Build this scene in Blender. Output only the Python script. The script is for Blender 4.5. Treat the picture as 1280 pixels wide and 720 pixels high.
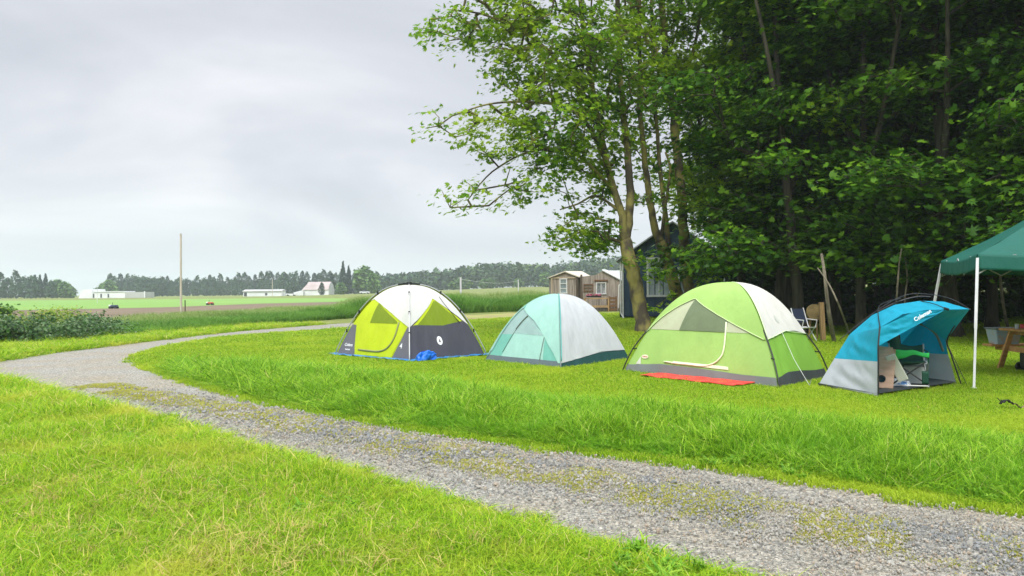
import bpy, bmesh, math, random
import numpy as np
from mathutils import Vector, Matrix, noise as mnoise

S = bpy.context.scene
for o in list(bpy.data.objects): bpy.data.objects.remove(o)
R = math.radians

# ------------------------------------------------------------------ camera
CAMH = 1.52; FPX = 950.0
ROLL = -0.55; PITCH = 0.18
cam = bpy.data.cameras.new('camera'); cam.sensor_width = 36; cam.lens = FPX/1280*36
cam.clip_start = 0.05; cam.clip_end = 6000
camo = bpy.data.objects.new('camera', cam); S.collection.objects.link(camo)
CR = Matrix.Rotation(R(90+PITCH), 3, 'X') @ Matrix.Rotation(R(ROLL), 3, 'Z')
camo.matrix_world = Matrix.Translation((0, 0, CAMH)) @ CR.to_4x4()
S.camera = camo
def ray(px, py): return CR @ Vector(((px-640)/FPX, -(py-360)/FPX, -1))
def G(px, py, z=0.0):
    d = ray(px, py); t = (z-CAMH)/d.z; return Vector((d.x*t, d.y*t, z))
def P(px, py, Y):
    d = ray(px, py); t = Y/d.y; return Vector((d.x*t, Y, CAMH+d.z*t))

# ------------------------------------------------------------------ world: overcast sky
SUN_EL, SUN_AZ = 50, 190            # azimuth the light comes from (compass, y = north)
w = bpy.data.worlds.new('World'); S.world = w; w.use_nodes = True
nt = w.node_tree; nt.nodes.clear()
def wn(t, **k):
    n = nt.nodes.new(t)
    for a, b in k.items(): setattr(n, a, b)
    return n
L = nt.links.new
out = wn('ShaderNodeOutputWorld'); bg = wn('ShaderNodeBackground'); bg.inputs[1].default_value = 0.1
sky = wn('ShaderNodeTexSky', sky_type='NISHITA', sun_disc=False, sun_elevation=R(SUN_EL), sun_rotation=R(SUN_AZ))
tc = wn('ShaderNodeTexCoord'); sep = wn('ShaderNodeSeparateXYZ'); L(tc.outputs['Generated'], sep.inputs[0])
add = wn('ShaderNodeMath', operation='ADD'); add.inputs[1].default_value = 0.22; L(sep.outputs[2], add.inputs[0])
mx = wn('ShaderNodeMath', operation='MAXIMUM'); mx.inputs[1].default_value = 0.05; L(add.outputs[0], mx.inputs[0])
dx = wn('ShaderNodeMath', operation='DIVIDE'); L(sep.outputs[0], dx.inputs[0]); L(mx.outputs[0], dx.inputs[1])
dy = wn('ShaderNodeMath', operation='DIVIDE'); L(sep.outputs[1], dy.inputs[0]); L(mx.outputs[0], dy.inputs[1])
cmb = wn('ShaderNodeCombineXYZ'); L(dx.outputs[0], cmb.inputs[0]); L(dy.outputs[0], cmb.inputs[1]); cmb.inputs[2].default_value = 3.3
n1 = wn('ShaderNodeTexNoise'); n1.inputs['Scale'].default_value = 0.75; n1.inputs['Detail'].default_value = 7; n1.inputs['Roughness'].default_value = 0.5; n1.inputs['Distortion'].default_value = 0.5
L(cmb.outputs[0], n1.inputs['Vector'])
cr = wn('ShaderNodeValToRGB'); L(n1.outputs[0], cr.inputs[0])
e = cr.color_ramp.elements
e[0].position = 0.34; e[0].color = (0.55, 0.575, 0.63, 1)
e[1].position = 0.66; e[1].color = (0.97, 0.97, 0.99, 1)
m_ = cr.color_ramp.elements.new(0.5); m_.color = (0.71, 0.73, 0.785, 1)
zr = wn('ShaderNodeMapRange'); zr.inputs['From Min'].default_value = 0.36; zr.inputs['From Max'].default_value = 1.0
zr.inputs['To Min'].default_value = 5.9; zr.inputs['To Max'].default_value = 24.0
L(sep.outputs[2], zr.inputs['Value'])
hz = wn('ShaderNodeMapRange'); hz.inputs['From Min'].default_value = 0.0; hz.inputs['From Max'].default_value = 0.16
hz.inputs['To Min'].default_value = 1.0; hz.inputs['To Max'].default_value = 0.0; L(sep.outputs[2], hz.inputs['Value'])
hm = wn('ShaderNodeMix', data_type='RGBA'); L(hz.outputs[0], hm.inputs[0]); L(cr.outputs[0], hm.inputs[6]); hm.inputs[7].default_value = (0.74, 0.80, 0.84, 1)
ml = wn('ShaderNodeVectorMath', operation='SCALE'); L(hm.outputs[2], ml.inputs[0]); L(zr.outputs[0], ml.inputs['Scale'])
mix = wn('ShaderNodeMix', data_type='RGBA'); mix.inputs[0].default_value = 0.95
L(sky.outputs[0], mix.inputs[6]); L(ml.outputs[0], mix.inputs[7])
L(mix.outputs[2], bg.inputs[0]); L(bg.outputs[0], out.inputs[0])

sl = bpy.data.lights.new('sun', 'SUN'); sl.energy = 1.4; sl.angle = R(14); sl.color = (1.0, 0.96, 0.88)
so = bpy.data.objects.new('sun', sl); S.collection.objects.link(so)
az = R(SUN_AZ); d = Vector((math.sin(az)*math.cos(R(SUN_EL)), math.cos(az)*math.cos(R(SUN_EL)), math.sin(R(SUN_EL))))
so.rotation_euler = (-d).to_track_quat('-Z', 'Y').to_euler()
S.view_settings.view_transform = 'Standard'; S.view_settings.look = 'None'; S.view_settings.gamma = 1
S.view_settings.exposure = 0.85; S.view_settings.use_curve_mapping = False
S.render.engine = 'CYCLES'
try:
    S.cycles.volume_bounces = 1; S.cycles.max_bounces = 6; S.cycles.transparent_max_bounces = 8
except Exception: pass

# ------------------------------------------------------------------ material helpers
MATS = {}
def mat(name, col, rough=0.8, col2=None, scale=4.0, detail=4, bump=0.0, bscale=None, trans=0.0, attr=None,
        cols=None, coord='Object', spec=0.3, stretch=None, contrast=(0.35, 0.65), metal=0.0):
    """procedural material; col/col2 mixed by noise, optional per-face attribute ramp `cols`, optional translucency"""
    if name in MATS: return MATS[name]
    m = bpy.data.materials.new(name); m.use_nodes = True; N = m.node_tree.nodes; K = m.node_tree.links.new
    b = N['Principled BSDF']; b.inputs['Roughness'].default_value = rough; b.inputs['Specular IOR Level'].default_value = spec
    b.inputs['Metallic'].default_value = metal
    b.inputs['Base Color'].default_value = (*col, 1)
    vec = None
    if coord == 'World': g = N.new('ShaderNodeNewGeometry'); vec = g.outputs['Position']
    else: t = N.new('ShaderNodeTexCoord'); vec = t.outputs['Object']
    if stretch:
        mp = N.new('ShaderNodeMapping'); mp.inputs['Scale'].default_value = stretch; K(vec, mp.inputs[0]); vec = mp.outputs[0]
    c = None
    if cols:
        a = N.new('ShaderNodeAttribute'); a.attribute_name = attr
        r = N.new('ShaderNodeValToRGB'); K(a.outputs['Fac'], r.inputs[0]); el = r.color_ramp.elements
        el[0].position = cols[0][0]; el[0].color = (*cols[0][1], 1); el[1].position = cols[-1][0]; el[1].color = (*cols[-1][1], 1)
        for p, q in cols[1:-1]: x = el.new(p); x.color = (*q, 1)
        c = r.outputs[0]
    if col2:
        n = N.new('ShaderNodeTexNoise'); n.inputs['Scale'].default_value = scale; n.inputs['Detail'].default_value = detail; K(vec, n.inputs['Vector'])
        mr = N.new('ShaderNodeMapRange'); mr.inputs['From Min'].default_value = contrast[0]; mr.inputs['From Max'].default_value = contrast[1]
        K(n.outputs[0], mr.inputs['Value'])
        x = N.new('ShaderNodeMix'); x.data_type = 'RGBA'; K(mr.outputs[0], x.inputs[0])
        if c is None: x.inputs[6].default_value = (*col, 1)
        else: K(c, x.inputs[6])
        x.inputs[7].default_value = (*col2, 1); c = x.outputs[2]
    if c is not None: K(c, b.inputs['Base Color'])
    if bump:
        n = N.new('ShaderNodeTexNoise'); n.inputs['Scale'].default_value = bscale or scale*4; n.inputs['Detail'].default_value = 5; K(vec, n.inputs['Vector'])
        bu = N.new('ShaderNodeBump'); bu.inputs['Strength'].default_value = min(1, bump); bu.inputs['Distance'].default_value = 0.02*max(1, bump)
        K(n.outputs[0], bu.inputs['Height']); K(bu.outputs[0], b.inputs['Normal'])
    if trans:
        tr = N.new('ShaderNodeBsdfTranslucent'); ms = N.new('ShaderNodeMixShader'); ms.inputs[0].default_value = trans
        if c is not None: K(c, tr.inputs[0])
        else: tr.inputs[0].default_value = (*col, 1)
        K(b.outputs[0], ms.inputs[1]); K(tr.outputs[0], ms.inputs[2]); K(ms.outputs[0], N['Material Output'].inputs[0])
    MATS[name] = m; return m

# ------------------------------------------------------------------ object helpers
OFF = {}
def tag(o, label=None, cat=None, group=None, kind=None):
    if label: o['label'] = label
    if cat: o['category'] = cat
    if group: o['group'] = group
    if kind: o['kind'] = kind
    return o
def thing(name, loc, label, cat, group=None):
    o = bpy.data.objects.new(name, None); o.location = loc; S.collection.objects.link(o); o.empty_display_size = 0.1
    OFF[o.name] = Vector(loc); return tag(o, label, cat, group)
def link(name, me, parent=None, m=None):
    o = bpy.data.objects.new(name, me); S.collection.objects.link(o)
    if m is not None:
        for q in (m if isinstance(m, (list, tuple)) else [m]): me.materials.append(q)
    if parent is not None:
        o.parent = parent; OFF[o.name] = OFF[parent.name]
    else: OFF[o.name] = Vector((0, 0, 0))
    return o
def npmesh(name, V, F=None, loops=None, starts=None, smooth=False, attrs=None):
    """V (n,3); F (m,k) equal-sized faces, or loops/starts"""
    me = bpy.data.meshes.new(name); V = np.asarray(V, dtype=np.float32)
    me.vertices.add(len(V)); me.vertices.foreach_set('co', V.ravel())
    if F is not None:
        F = np.asarray(F, dtype=np.int32); loops = F.ravel(); starts = np.arange(len(F), dtype=np.int32)*F.shape[1]
    me.loops.add(len(loops)); me.loops.foreach_set('vertex_index', np.asarray(loops, dtype=np.int32))
    me.polygons.add(len(starts)); me.polygons.foreach_set('loop_start', np.asarray(starts, dtype=np.int32))
    if smooth: me.polygons.foreach_set('use_smooth', np.ones(len(starts), dtype=bool))
    for k, a in (attrs or {}).items():
        at = me.attributes.new(k, 'FLOAT', 'FACE'); at.data.foreach_set('value', np.asarray(a, dtype=np.float32))
    me.update(calc_edges=True); me.validate()
    return me
class MB:
    """collects shapes; build() links them as ONE mesh object (coordinates in world, rebased on the parent)"""
    def __init__(s): s.V = []; s.F = []
    def add(s, vs, fs):
        b = len(s.V); s.V += [tuple(v) for v in vs]; s.F += [tuple(i+b for i in f) for f in fs]; return s
    def box(s, c, size, rz=0, M=None, bev=0.0):
        x, y, z = [q/2 for q in size]
        vs = [Vector((sx*x, sy*y, sz*z)) for sz in (-1, 1) for sy in (-1, 1) for sx in (-1, 1)]
        Q = M if M is not None else Matrix.Rotation(rz, 3, 'Z')
        vs = [Vector(c)+Q @ v for v in vs]
        return s.add(vs, [(0, 2, 3, 1), (4, 5, 7, 6), (0, 1, 5, 4), (2, 6, 7, 3), (0, 4, 6, 2), (1, 3, 7, 5)])
    def bar(s, a, b, wd, ht, up=Vector((0, 0, 1))):
        a = Vector(a); b = Vector(b); d = b-a
        if d.length < 1e-6: return s
        y = d.normalized(); x = y.cross(up)
        if x.length < 1e-3: x = y.cross(Vector((0, 1, 0)))
        x.normalize(); z = x.cross(y)
        return s.box((a+b)/2, (wd, d.length, ht), M=Matrix((x, y, z)).transposed())
    def tube(s, pts, r, n=8, cap=True):
        pts = [Vector(p) for p in pts]; rs = r if isinstance(r, (list, tuple, np.ndarray)) else [r]*len(pts)
        vs = []; fs = []; prev = None
        for i, p in enumerate(pts):
            t = (pts[min(i+1, len(pts)-1)]-pts[max(i-1, 0)])
            if t.length < 1e-9: t = Vector((0, 0, 1))
            t.normalize()
            if prev is None:
                u = t.cross(Vector((0, 0, 1)));
                if u.length < .1: u = t.cross(Vector((0, 1, 0)))
            else: u = prev-t*prev.dot(t)
            u.normalize(); prev = u; v = t.cross(u)
            for k in range(n):
                a = 2*math.pi*k/n; vs.append(p+(u*math.cos(a)+v*math.sin(a))*rs[i])
        for i in range(len(pts)-1):
            for k in range(n):
                a = i*n+k; b = i*n+(k+1) % n; fs.append((a, b, b+n, a+n))
        if cap: fs.append(tuple(range(n-1, -1, -1))); fs.append(tuple((len(pts)-1)*n+k for k in range(n)))
        return s.add(vs, fs)
    def disc(s, c, axis, r, th, n=20):
        a = Vector(axis).normalized(); return s.tube([Vector(c)-a*th/2, Vector(c)+a*th/2], r, n)
    def grid(s, f, nu, nv):
        vs = [f(i/nu, j/nv) for j in range(nv+1) for i in range(nu+1)]
        return s.add(vs, [(j*(nu+1)+i, j*(nu+1)+i+1, (j+1)*(nu+1)+i+1, (j+1)*(nu+1)+i) for j in range(nv) for i in range(nu)])
    def build(s, name, m, parent=None, smooth=False, bevel=0, solid=0):
        off = OFF[parent.name] if parent is not None else Vector((0, 0, 0))
        me = bpy.data.meshes.new(name); me.from_pydata([tuple(Vector(v)-off) for v in s.V], [], s.F)
        if smooth: me.polygons.foreach_set('use_smooth', [True]*len(me.polygons))
        me.update(); o = link(name, me, parent, m)
        if solid:
            q = o.modifiers.new('solid', 'SOLIDIFY'); q.thickness = solid; q.offset = -1
        if bevel:
            q = o.modifiers.new('bevel', 'BEVEL'); q.width = bevel; q.segments = 2; q.limit_method = 'ANGLE'
        return o
def single(o, label, cat, group=None, kind=None): return tag(o, label, cat, group, kind)
def copy_tree(o, parent=None):
    c = o.copy(); S.collection.objects.link(c); c.parent = parent
    for ch in list(o.children): copy_tree(ch, c)
    return c
def textmesh(string, size, M, name, m, parent, italic=0.0):
    cu = bpy.data.curves.new(name, 'FONT'); cu.body = string; cu.size = size; cu.align_x = 'CENTER'; cu.align_y = 'CENTER'; cu.extrude = 0.0008; cu.shear = italic
    cu.offset = 0.0015*size/0.1
    to = bpy.data.objects.new('tmp', cu); S.collection.objects.link(to)
    bpy.context.view_layer.update()
    me = bpy.data.meshes.new_from_object(to.evaluated_get(bpy.context.evaluated_depsgraph_get()))
    bpy.data.objects.remove(to)
    me.transform(Matrix.Translation(-OFF[parent.name]) @ M); me.materials.clear()
    return link(name, me, parent, m)
def nz(x, y, s=1.0, k=0.0): return mnoise.noise(Vector((x*s, y*s, k)))
def smooth01(x): x = np.clip(x, 0, 1); return x*x*(3-2*x)

# ------------------------------------------------------------------ road outline (from the photograph, on the ground)
def resample(pts, n):
    pts = np.array(pts, float); 
    # Catmull-Rom densify
    Q = []
    for i in range(len(pts)-1):
        p0 = pts[max(i-1, 0)]; p1 = pts[i]; p2 = pts[i+1]; p3 = pts[min(i+2, len(pts)-1)]
        for t in np.linspace(0, 1, 10, endpoint=False):
            Q.append(0.5*((2*p1)+(-p0+p2)*t+(2*p0-5*p1+4*p2-p3)*t*t+(-p0+3*p1-3*p2+p3)*t**3))
    Q.append(pts[-1]); Q = np.array(Q); s = np.r_[0, np.cumsum(np.linalg.norm(np.diff(Q, axis=0), axis=1))]
    u = np.linspace(0, s[-1], n); return np.c_[np.interp(u, s, Q[:, 0]), np.interp(u, s, Q[:, 1])]
def g2(l): return [tuple(G(a, b).xy) for a, b in l]
outer = g2([(930, 722), (840, 698), (700, 665), (560, 622), (440, 590), (300, 553), (170, 517), (60, 489), (0, 475), (-45, 465), (-42, 457), (0, 451), (60, 442), (100, 437), (200, 425), (300, 414), (437, 403.5), (600, 393.5), (690, 389)])
p = Vector(outer[0])-Vector(outer[1]); outer = [tuple(Vector(outer[0])+p.normalized()*k) for k in (9, 5, 2.5)]+outer
inner = g2([(1500, 690), (1280, 645), (1140, 623), (1000, 603), (840, 580), (640, 556), (450, 528), (300, 497), (220, 474), (178, 459), (168, 450), (182, 440), (230, 429), (300, 420), (437, 410), (600, 399.5), (690, 395)])
p = Vector(inner[0])-Vector(inner[1]); inner = [tuple(Vector(inner[0])+p.normalized()*k) for k in (8, 4)]+inner
NR = 420
OC = resample(outer, NR); IC = resample(inner, NR)
# pair the two edges: local normal pairing by arclength of matched key points
def pair(ax, ay, n):
    """piecewise arclength match through key index pairs"""
    return None
ROADPOLY = np.vstack([OC, IC[::-1]])
def inside(px, py, poly):
    x = np.asarray(px); y = np.asarray(py); r = np.zeros(x.shape, bool); n = len(poly); j = n-1
    for i in range(n):
        xi, yi = poly[i]; xj, yj = poly[j]
        c = ((yi > y) != (yj > y)) & (x < (xj-xi)*(y-yi)/((yj-yi) if yj != yi else 1e-9)+xi)
        r ^= c; j = i
    return r
def dcurve(x, y, C):
    x = np.asarray(x, dtype=np.float32); y = np.asarray(y, dtype=np.float32); d = np.full(x.shape, 1e9, np.float32)
    for cx, cy in C[::2]: d = np.minimum(d, (x-cx)**2+(y-cy)**2)
    return np.sqrt(d)
CEN = g2([(1400, 730), (1280, 699), (1050, 660), (900, 632), (800, 612), (640, 583), (470, 550), (300, 514), (200, 497), (120, 482)])
CEN = resample(CEN, 160)
def gz(x, y):
    """height of the lasting ground: flat farm land, a slow rise far off to the right, a shallow road bed"""
    x = np.asarray(x, float); y = np.asarray(y, float)
    far = 3.6*smooth01((y-130)/330)*smooth01((x+110)/130)
    return far
def fz(x, y): return float(gz(x, y))

# ------------------------------------------------------------------ ground
def axis(lo, hi, fl, fh, st, g=1.18):
    a = list(np.arange(fl, fh+1e-6, st)); s = st; v = fh
    while v < hi: s *= g; v = min(v+s, hi); a.append(v)
    s = st; v = fl
    while v > lo: s *= g; v = max(v-s, lo); a.insert(0, v)
    return np.array(a)
gx = axis(-880, 880, -14, 16, 0.3); gy = axis(-40, 1350, -3, 30, 0.3)
X, Y = np.meshgrid(gx, gy); ins = inside(X, Y, ROADPOLY)
dr = np.minimum(dcurve(X, Y, OC), dcurve(X, Y, IC))
Z = gz(X, Y)+np.where(ins, -0.03*smooth01(dr/0.5), 0)-0.012
V = np.c_[X.ravel(), Y.ravel(), Z.ravel()]; nx, ny = len(gx), len(gy)
ii = (np.arange(ny-1)[:, None]*nx+np.arange(nx-1)).ravel(); F = np.c_[ii, ii+1, ii+nx+1, ii+nx]
gm = mat('ground_soil', (0.10, 0.15, 0.025), 1.0, col2=(0.24, 0.25, 0.07), scale=0.5, detail=8, coord='World', bump=0.8, bscale=25)
tag(link('ground', npmesh('ground', V, F, smooth=True), None, gm), 'flat green grassy ground of the farm', kind='structure')

def sheet(name, poly, z, m, label, n=1, kind='structure', step=None):
    """flat polygon triangulated; follows the terrain"""
    bm = bmesh.new(); vs = [bm.verts.new((a, b, 0)) for a, b in poly]; bm.faces.new(vs)
    if step:
        P_ = np.array(poly)
        for ax, (lo, hi) in enumerate(((P_[:, 0].min(), P_[:, 0].max()), (P_[:, 1].min(), P_[:, 1].max()))):
            for c in np.arange(lo+step, hi, step):
                co = [0, 0, 0]; no = [0, 0, 0]; co[ax] = c; no[ax] = 1
                bmesh.ops.bisect_plane(bm, geom=bm.verts[:]+bm.edges[:]+bm.faces[:], plane_co=co, plane_no=no)
    for v in bm.verts: v.co.z = fz(v.co.x, v.co.y)+z
    bmesh.ops.recalc_face_normals(bm, faces=bm.faces[:])
    me = bpy.data.meshes.new(name); bm.to_mesh(me); bm.free(); o = link(name, me, None, m); tag(o, label, kind=kind)
    if me.polygons and me.polygons[0].normal.z < 0: me.flip_normals()
    return o

# gravel material: stones of mixed greys in a cell pattern, worn lighter tracks, slate patches in the middle
def gravel_mat():
    m = bpy.data.materials.new('gravel'); m.use_nodes = True; N = m.node_tree.nodes; K = m.node_tree.links.new; b = N['Principled BSDF']
    b.inputs['Roughness'].default_value = 0.95; b.inputs['Specular IOR Level'].default_value = 0.15
    g = N.new('ShaderNodeNewGeometry')
    v = N.new('ShaderNodeTexVoronoi'); v.inputs['Scale'].default_value = 58; K(g.outputs['Position'], v.inputs['Vector'])
    r = N.new('ShaderNodeValToRGB'); el = r.color_ramp.elements
    el[0].position = 0; el[0].color = (0.15, 0.15, 0.145, 1); el[1].position = 1; el[1].color = (0.52, 0.50, 0.435, 1)
    for p_, c_ in ((0.3, (0.245, 0.245, 0.22)), (0.6, (0.32, 0.31, 0.27)), (0.85, (0.40, 0.38, 0.325))): q = el.new(p_); q.color = (*c_, 1)
    sx = N.new('ShaderNodeSeparateColor'); K(v.outputs['Color'], sx.inputs[0]); K(sx.outputs[0], r.inputs[0])
    n = N.new('ShaderNodeTexNoise'); n.inputs['Scale'].default_value = 0.9; n.inputs['Detail'].default_value = 6; K(g.outputs['Position'], n.inputs['Vector'])
    mr = N.new('ShaderNodeMapRange'); mr.inputs['From Min'].default_value = 0.4; mr.inputs['From Max'].default_value = 0.68; K(n.outputs[0], mr.inputs[0])
    x = N.new('ShaderNodeMix'); x.data_type = 'RGBA'; x.blend_type = 'MULTIPLY'; K(mr.outputs[0], x.inputs[0]); K(r.outputs[0], x.inputs[6]); x.inputs[7].default_value = (1.0, 0.92, 0.80, 1)
    a = N.new('ShaderNodeAttribute'); a.attribute_name = 'mid'
    n2 = N.new('ShaderNodeTexNoise'); n2.inputs['Scale'].default_value = 1.6; n2.inputs['Detail'].default_value = 5; K(g.outputs['Position'], n2.inputs['Vector'])
    mm = N.new('ShaderNodeMath'); mm.operation = 'MULTIPLY'; K(a.outputs['Fac'], mm.inputs[0]); 
    mr2 = N.new('ShaderNodeMapRange'); mr2.inputs['From Min'].default_value = 0.42; mr2.inputs['From Max'].default_value = 0.58; K(n2.outputs[0], mr2.inputs[0]); K(mr2.outputs[0], mm.inputs[1])
    x2 = N.new('ShaderNodeMix'); x2.data_type = 'RGBA'; x2.blend_type = 'MULTIPLY'; K(mm.outputs[0], x2.inputs[0]); K(x.outputs[2], x2.inputs[6]); x2.inputs[7].default_value = (0.62, 0.68, 0.74, 1)
    # dusty fines between the stones
    dd = N.new('ShaderNodeMapRange'); dd.inputs['From Min'].default_value = 0.0; dd.inputs['From Max'].default_value = 0.02; K(v.outputs['Distance'], dd.inputs[0])
    K(x2.outputs[2], b.inputs['Base Color'])
    bu = N.new('ShaderNodeBump'); bu.inputs['Strength'].default_value = 0.7; bu.inputs['Distance'].default_value = 0.02; bu.invert = True
    K(v.outputs['Distance'], bu.inputs['Height']); K(bu.outputs[0], b.inputs['Normal'])
    return m
GRAV = gravel_mat()
# road as the part of a fine grid inside the outline
bm = bmesh.new(); vs = [bm.verts.new((a, b, 0)) for a, b in ROADPOLY]; bm.faces.new(vs)
for ax, (lo, hi) in enumerate(((ROADPOLY[:, 0].min(), ROADPOLY[:, 0].max()), (ROADPOLY[:, 1].min(), ROADPOLY[:, 1].max()))):
    for c in np.arange(lo+.2, hi, 0.45):
        co = [0, 0, 0]; no = [0, 0, 0]; co[ax] = c; no[ax] = 1
        bmesh.ops.bisect_plane(bm, geom=bm.verts[:]+bm.edges[:]+bm.faces[:], plane_co=co, plane_no=no)
me = bpy.data.meshes.new('gravel_road')
co = np.array([v.co for v in bm.verts]); dc = dcurve(co[:, 0], co[:, 1], CEN)
de = np.minimum(dcurve(co[:, 0], co[:, 1], OC), dcurve(co[:, 0], co[:, 1], IC))
for v, q, d_ in zip(bm.verts, dc, de):
    v.co.z = -0.006+0.02*math.exp(-(q/0.35)**2)-0.012*math.exp(-((q-0.8)/0.3)**2)+0.006*nz(v.co.x, v.co.y, 1.3)
bmesh.ops.triangulate(bm, faces=[f for f in bm.faces if len(f.verts) > 4]); bmesh.ops.recalc_face_normals(bm, faces=bm.faces[:])
bm.to_mesh(me); bm.free()
at = me.attributes.new('mid', 'FLOAT', 'POINT'); at.data.foreach_set('value', (0.8*np.exp(-(dc/0.45)**2)*np.clip((15-co[:, 1])/7, 0, 1)).astype(np.float32))
if me.polygons[0].normal.z < 0: me.flip_normals()
me.polygons.foreach_set('use_smooth', [True]*len(me.polygons))
tag(link('gravel_road', me, None, GRAV), 'curving grey gravel farm road with a grassy middle strip', kind='structure')

sheet('ploughed_field', g2([(-260, 412), (-100, 409), (140, 402), (330, 394), (560, 386), (640, 383), (640, 376.5), (480, 376.2), (330, 379.5), (200, 384.5), (0, 388.5), (-260, 393)]), 0.02,
      mat('ploughed_soil', (0.12, 0.088, 0.055), 1, col2=(0.22, 0.17, 0.115), scale=1.2, detail=9, coord='World', stretch=(0.15, 1.5, 1), bump=2, bscale=3), 'bare brown ploughed field beyond the tall grass', step=8)
sheet('crop_field', g2([(-260, 393), (0, 388.5), (200, 384.5), (330, 379.5), (480, 376.2), (480, 373.5), (330, 373.6), (190, 374.4), (0, 376), (-260, 378)]), 0.03,
      mat('crop_green', (0.15, 0.29, 0.055), 1, col2=(0.20, 0.34, 0.075), scale=0.15, detail=6, coord='World', stretch=(0.2, 1, 1)), 'pale green crop field in the distance on the left', step=20)
sheet('bare_dirt_strip', g2([(500, 396), (600, 393.6), (690, 389), (690, 395), (640, 399), (560, 402.5), (500, 404)]), 0.012,
      mat('dry_dirt', (0.27, 0.20, 0.11), 1, col2=(0.30, 0.33, 0.09), scale=0.6, detail=8, coord='World', bump=1, bscale=8), 'strip of dry brown dirt at the edge of the lawn')

# ------------------------------------------------------------------ scatter (grass and stones: stuff nobody could count)
def scatter(name, pts, rot, scl, idx, protos, label, kind='stuff'):
    me = bpy.data.meshes.new(name); me.vertices.add(len(pts)); me.vertices.foreach_set('co', np.asarray(pts, np.float32).ravel())
    for k, t, a in (('rot', 'FLOAT_VECTOR', rot), ('scl', 'FLOAT_VECTOR', scl)):
        q = me.attributes.new(k, t, 'POINT'); q.data.foreach_set('vector', np.asarray(a, np.float32).ravel())
    q = me.attributes.new('idx', 'INT', 'POINT'); q.data.foreach_set('value', np.asarray(idx, np.int32))
    me.update(); o = link(name, me)
    c = bpy.data.collections.new(name+'_source')
    for p_ in protos: c.objects.link(p_)
    gn = bpy.data.node_groups.new(name, 'GeometryNodeTree')
    gn.interface.new_socket('Geometry', in_out='INPUT', socket_type='NodeSocketGeometry'); gn.interface.new_socket('Geometry', in_out='OUTPUT', socket_type='NodeSocketGeometry')
    N = gn.nodes; K = gn.links.new; gi = N.new('NodeGroupInput'); go = N.new('NodeGroupOutput')
    ci = N.new('GeometryNodeCollectionInfo'); ci.inputs[0].default_value = c; ci.inputs['Separate Children'].default_value = True; ci.inputs['Reset Children'].default_value = True
    ip = N.new('GeometryNodeInstanceOnPoints'); ip.inputs['Pick Instance'].default_value = True
    def at(nm, t):
        a = N.new('GeometryNodeInputNamedAttribute'); a.data_type = t; a.inputs[0].default_value = nm; return a.outputs[0]
    K(gi.outputs[0], ip.inputs['Points']); K(ci.outputs[0], ip.inputs['Instance']); K(at('idx', 'INT'), ip.inputs['Instance Index'])
    K(at('rot', 'FLOAT_VECTOR'), ip.inputs['Rotation']); K(at('scl', 'FLOAT_VECTOR'), ip.inputs['Scale']); K(ip.outputs[0], go.inputs[0])
    md = o.modifiers.new('scatter', 'NODES'); md.node_group = gn
    return tag(o, label, kind=kind)
rng = np.random.default_rng(5)
def clump(name, nb, rad, h, wdt, m, lean=0.5, seg=3, flower=False):
    V = []; F = []; A = []
    for b in range(nb):
        a = rng.uniform(0, 6.28); r = rad*math.sqrt(rng.uniform()); bx, by = r*math.cos(a), r*math.sin(a)
        hh = h*rng.uniform(0.55, 1.1); da = rng.uniform(0, 6.28); ln = lean*rng.uniform(0.2, 1.3)*hh; wa = da+1.57+rng.uniform(-.6, .6); ww = wdt*rng.uniform(.6, 1.3)
        base = len(V); rv = rng.uniform()
        for k in range(seg+1):
            t = k/seg; x = bx+math.cos(da)*ln*t**2; y = by+math.sin(da)*ln*t**2; z = hh*(t-0.28*lean*t**3)-0.02*(k == 0)
            wk = ww*(1-t**1.6)/2
            if k < seg: V += [(x-math.cos(wa)*wk, y-math.sin(wa)*wk, z), (x+math.cos(wa)*wk, y+math.sin(wa)*wk, z)]
            else: V.append((x, y, z))
        for k in range(seg-1): q = base+2*k; F.append((q, q+1, q+3, q+2)); A.append(rv)
        q = base+2*(seg-1); F.append((q, q+1, q+2)); A.append(rv)
    me = bpy.data.meshes.new(name); me.from_pydata(V, [], F)
    q = me.attributes.new('rnd', 'FLOAT', 'FACE'); q.data.foreach_set('value', A)
    me.materials.append(m); me.update(); return bpy.data.objects.new(name, me)
GCOL = [(0.0, (0.13, 0.28, 0.012)), (0.45, (0.30, 0.49, 0.028)), (0.85, (0.45, 0.63, 0.035)), (1.0, (0.60, 0.58, 0.14))]
m_lawn = mat('lawn_blades', (0, 0, 0), 0.6, attr='rnd', cols=GCOL, col2=(0.46, 0.58, 0.045), scale=0.55, detail=5, coord='World', trans=0.45, spec=0.1, contrast=(0.48, 0.72))
m_fore = mat('verge_blades', (0, 0, 0), 0.55, attr='rnd', cols=[(0.0, (0.08, 0.21, 0.010)), (0.4, (0.30, 0.51, 0.024)), (0.75, (0.50, 0.67, 0.035)), (0.88, (0.70, 0.68, 0.10)), (1.0, (0.76, 0.64, 0.28))],
             col2=(0.58, 0.60, 0.08), scale=0.9, detail=6, coord='World', trans=0.45, spec=0.1, contrast=(0.52, 0.74))
m_tall = mat('tall_blades', (0, 0, 0), 0.5, attr='rnd', cols=[(0.0, (0.06, 0.18, 0.010)), (0.4, (0.21, 0.44, 0.022)), (0.85, (0.43, 0.65, 0.045)), (1.0, (0.62, 0.62, 0.20))],
             col2=(0.15, 0.38, 0.02), scale=0.8, detail=4, coord='World', trans=0.4, spec=0.1, contrast=(0.5, 0.75))
m_mossy = mat('strip_blades', (0, 0, 0), 0.8, attr='rnd', cols=[(0.0, (0.28, 0.34, 0.05)), (0.6, (0.46, 0.46, 0.08)), (1.0, (0.58, 0.50, 0.18))], trans=0.3)
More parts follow.
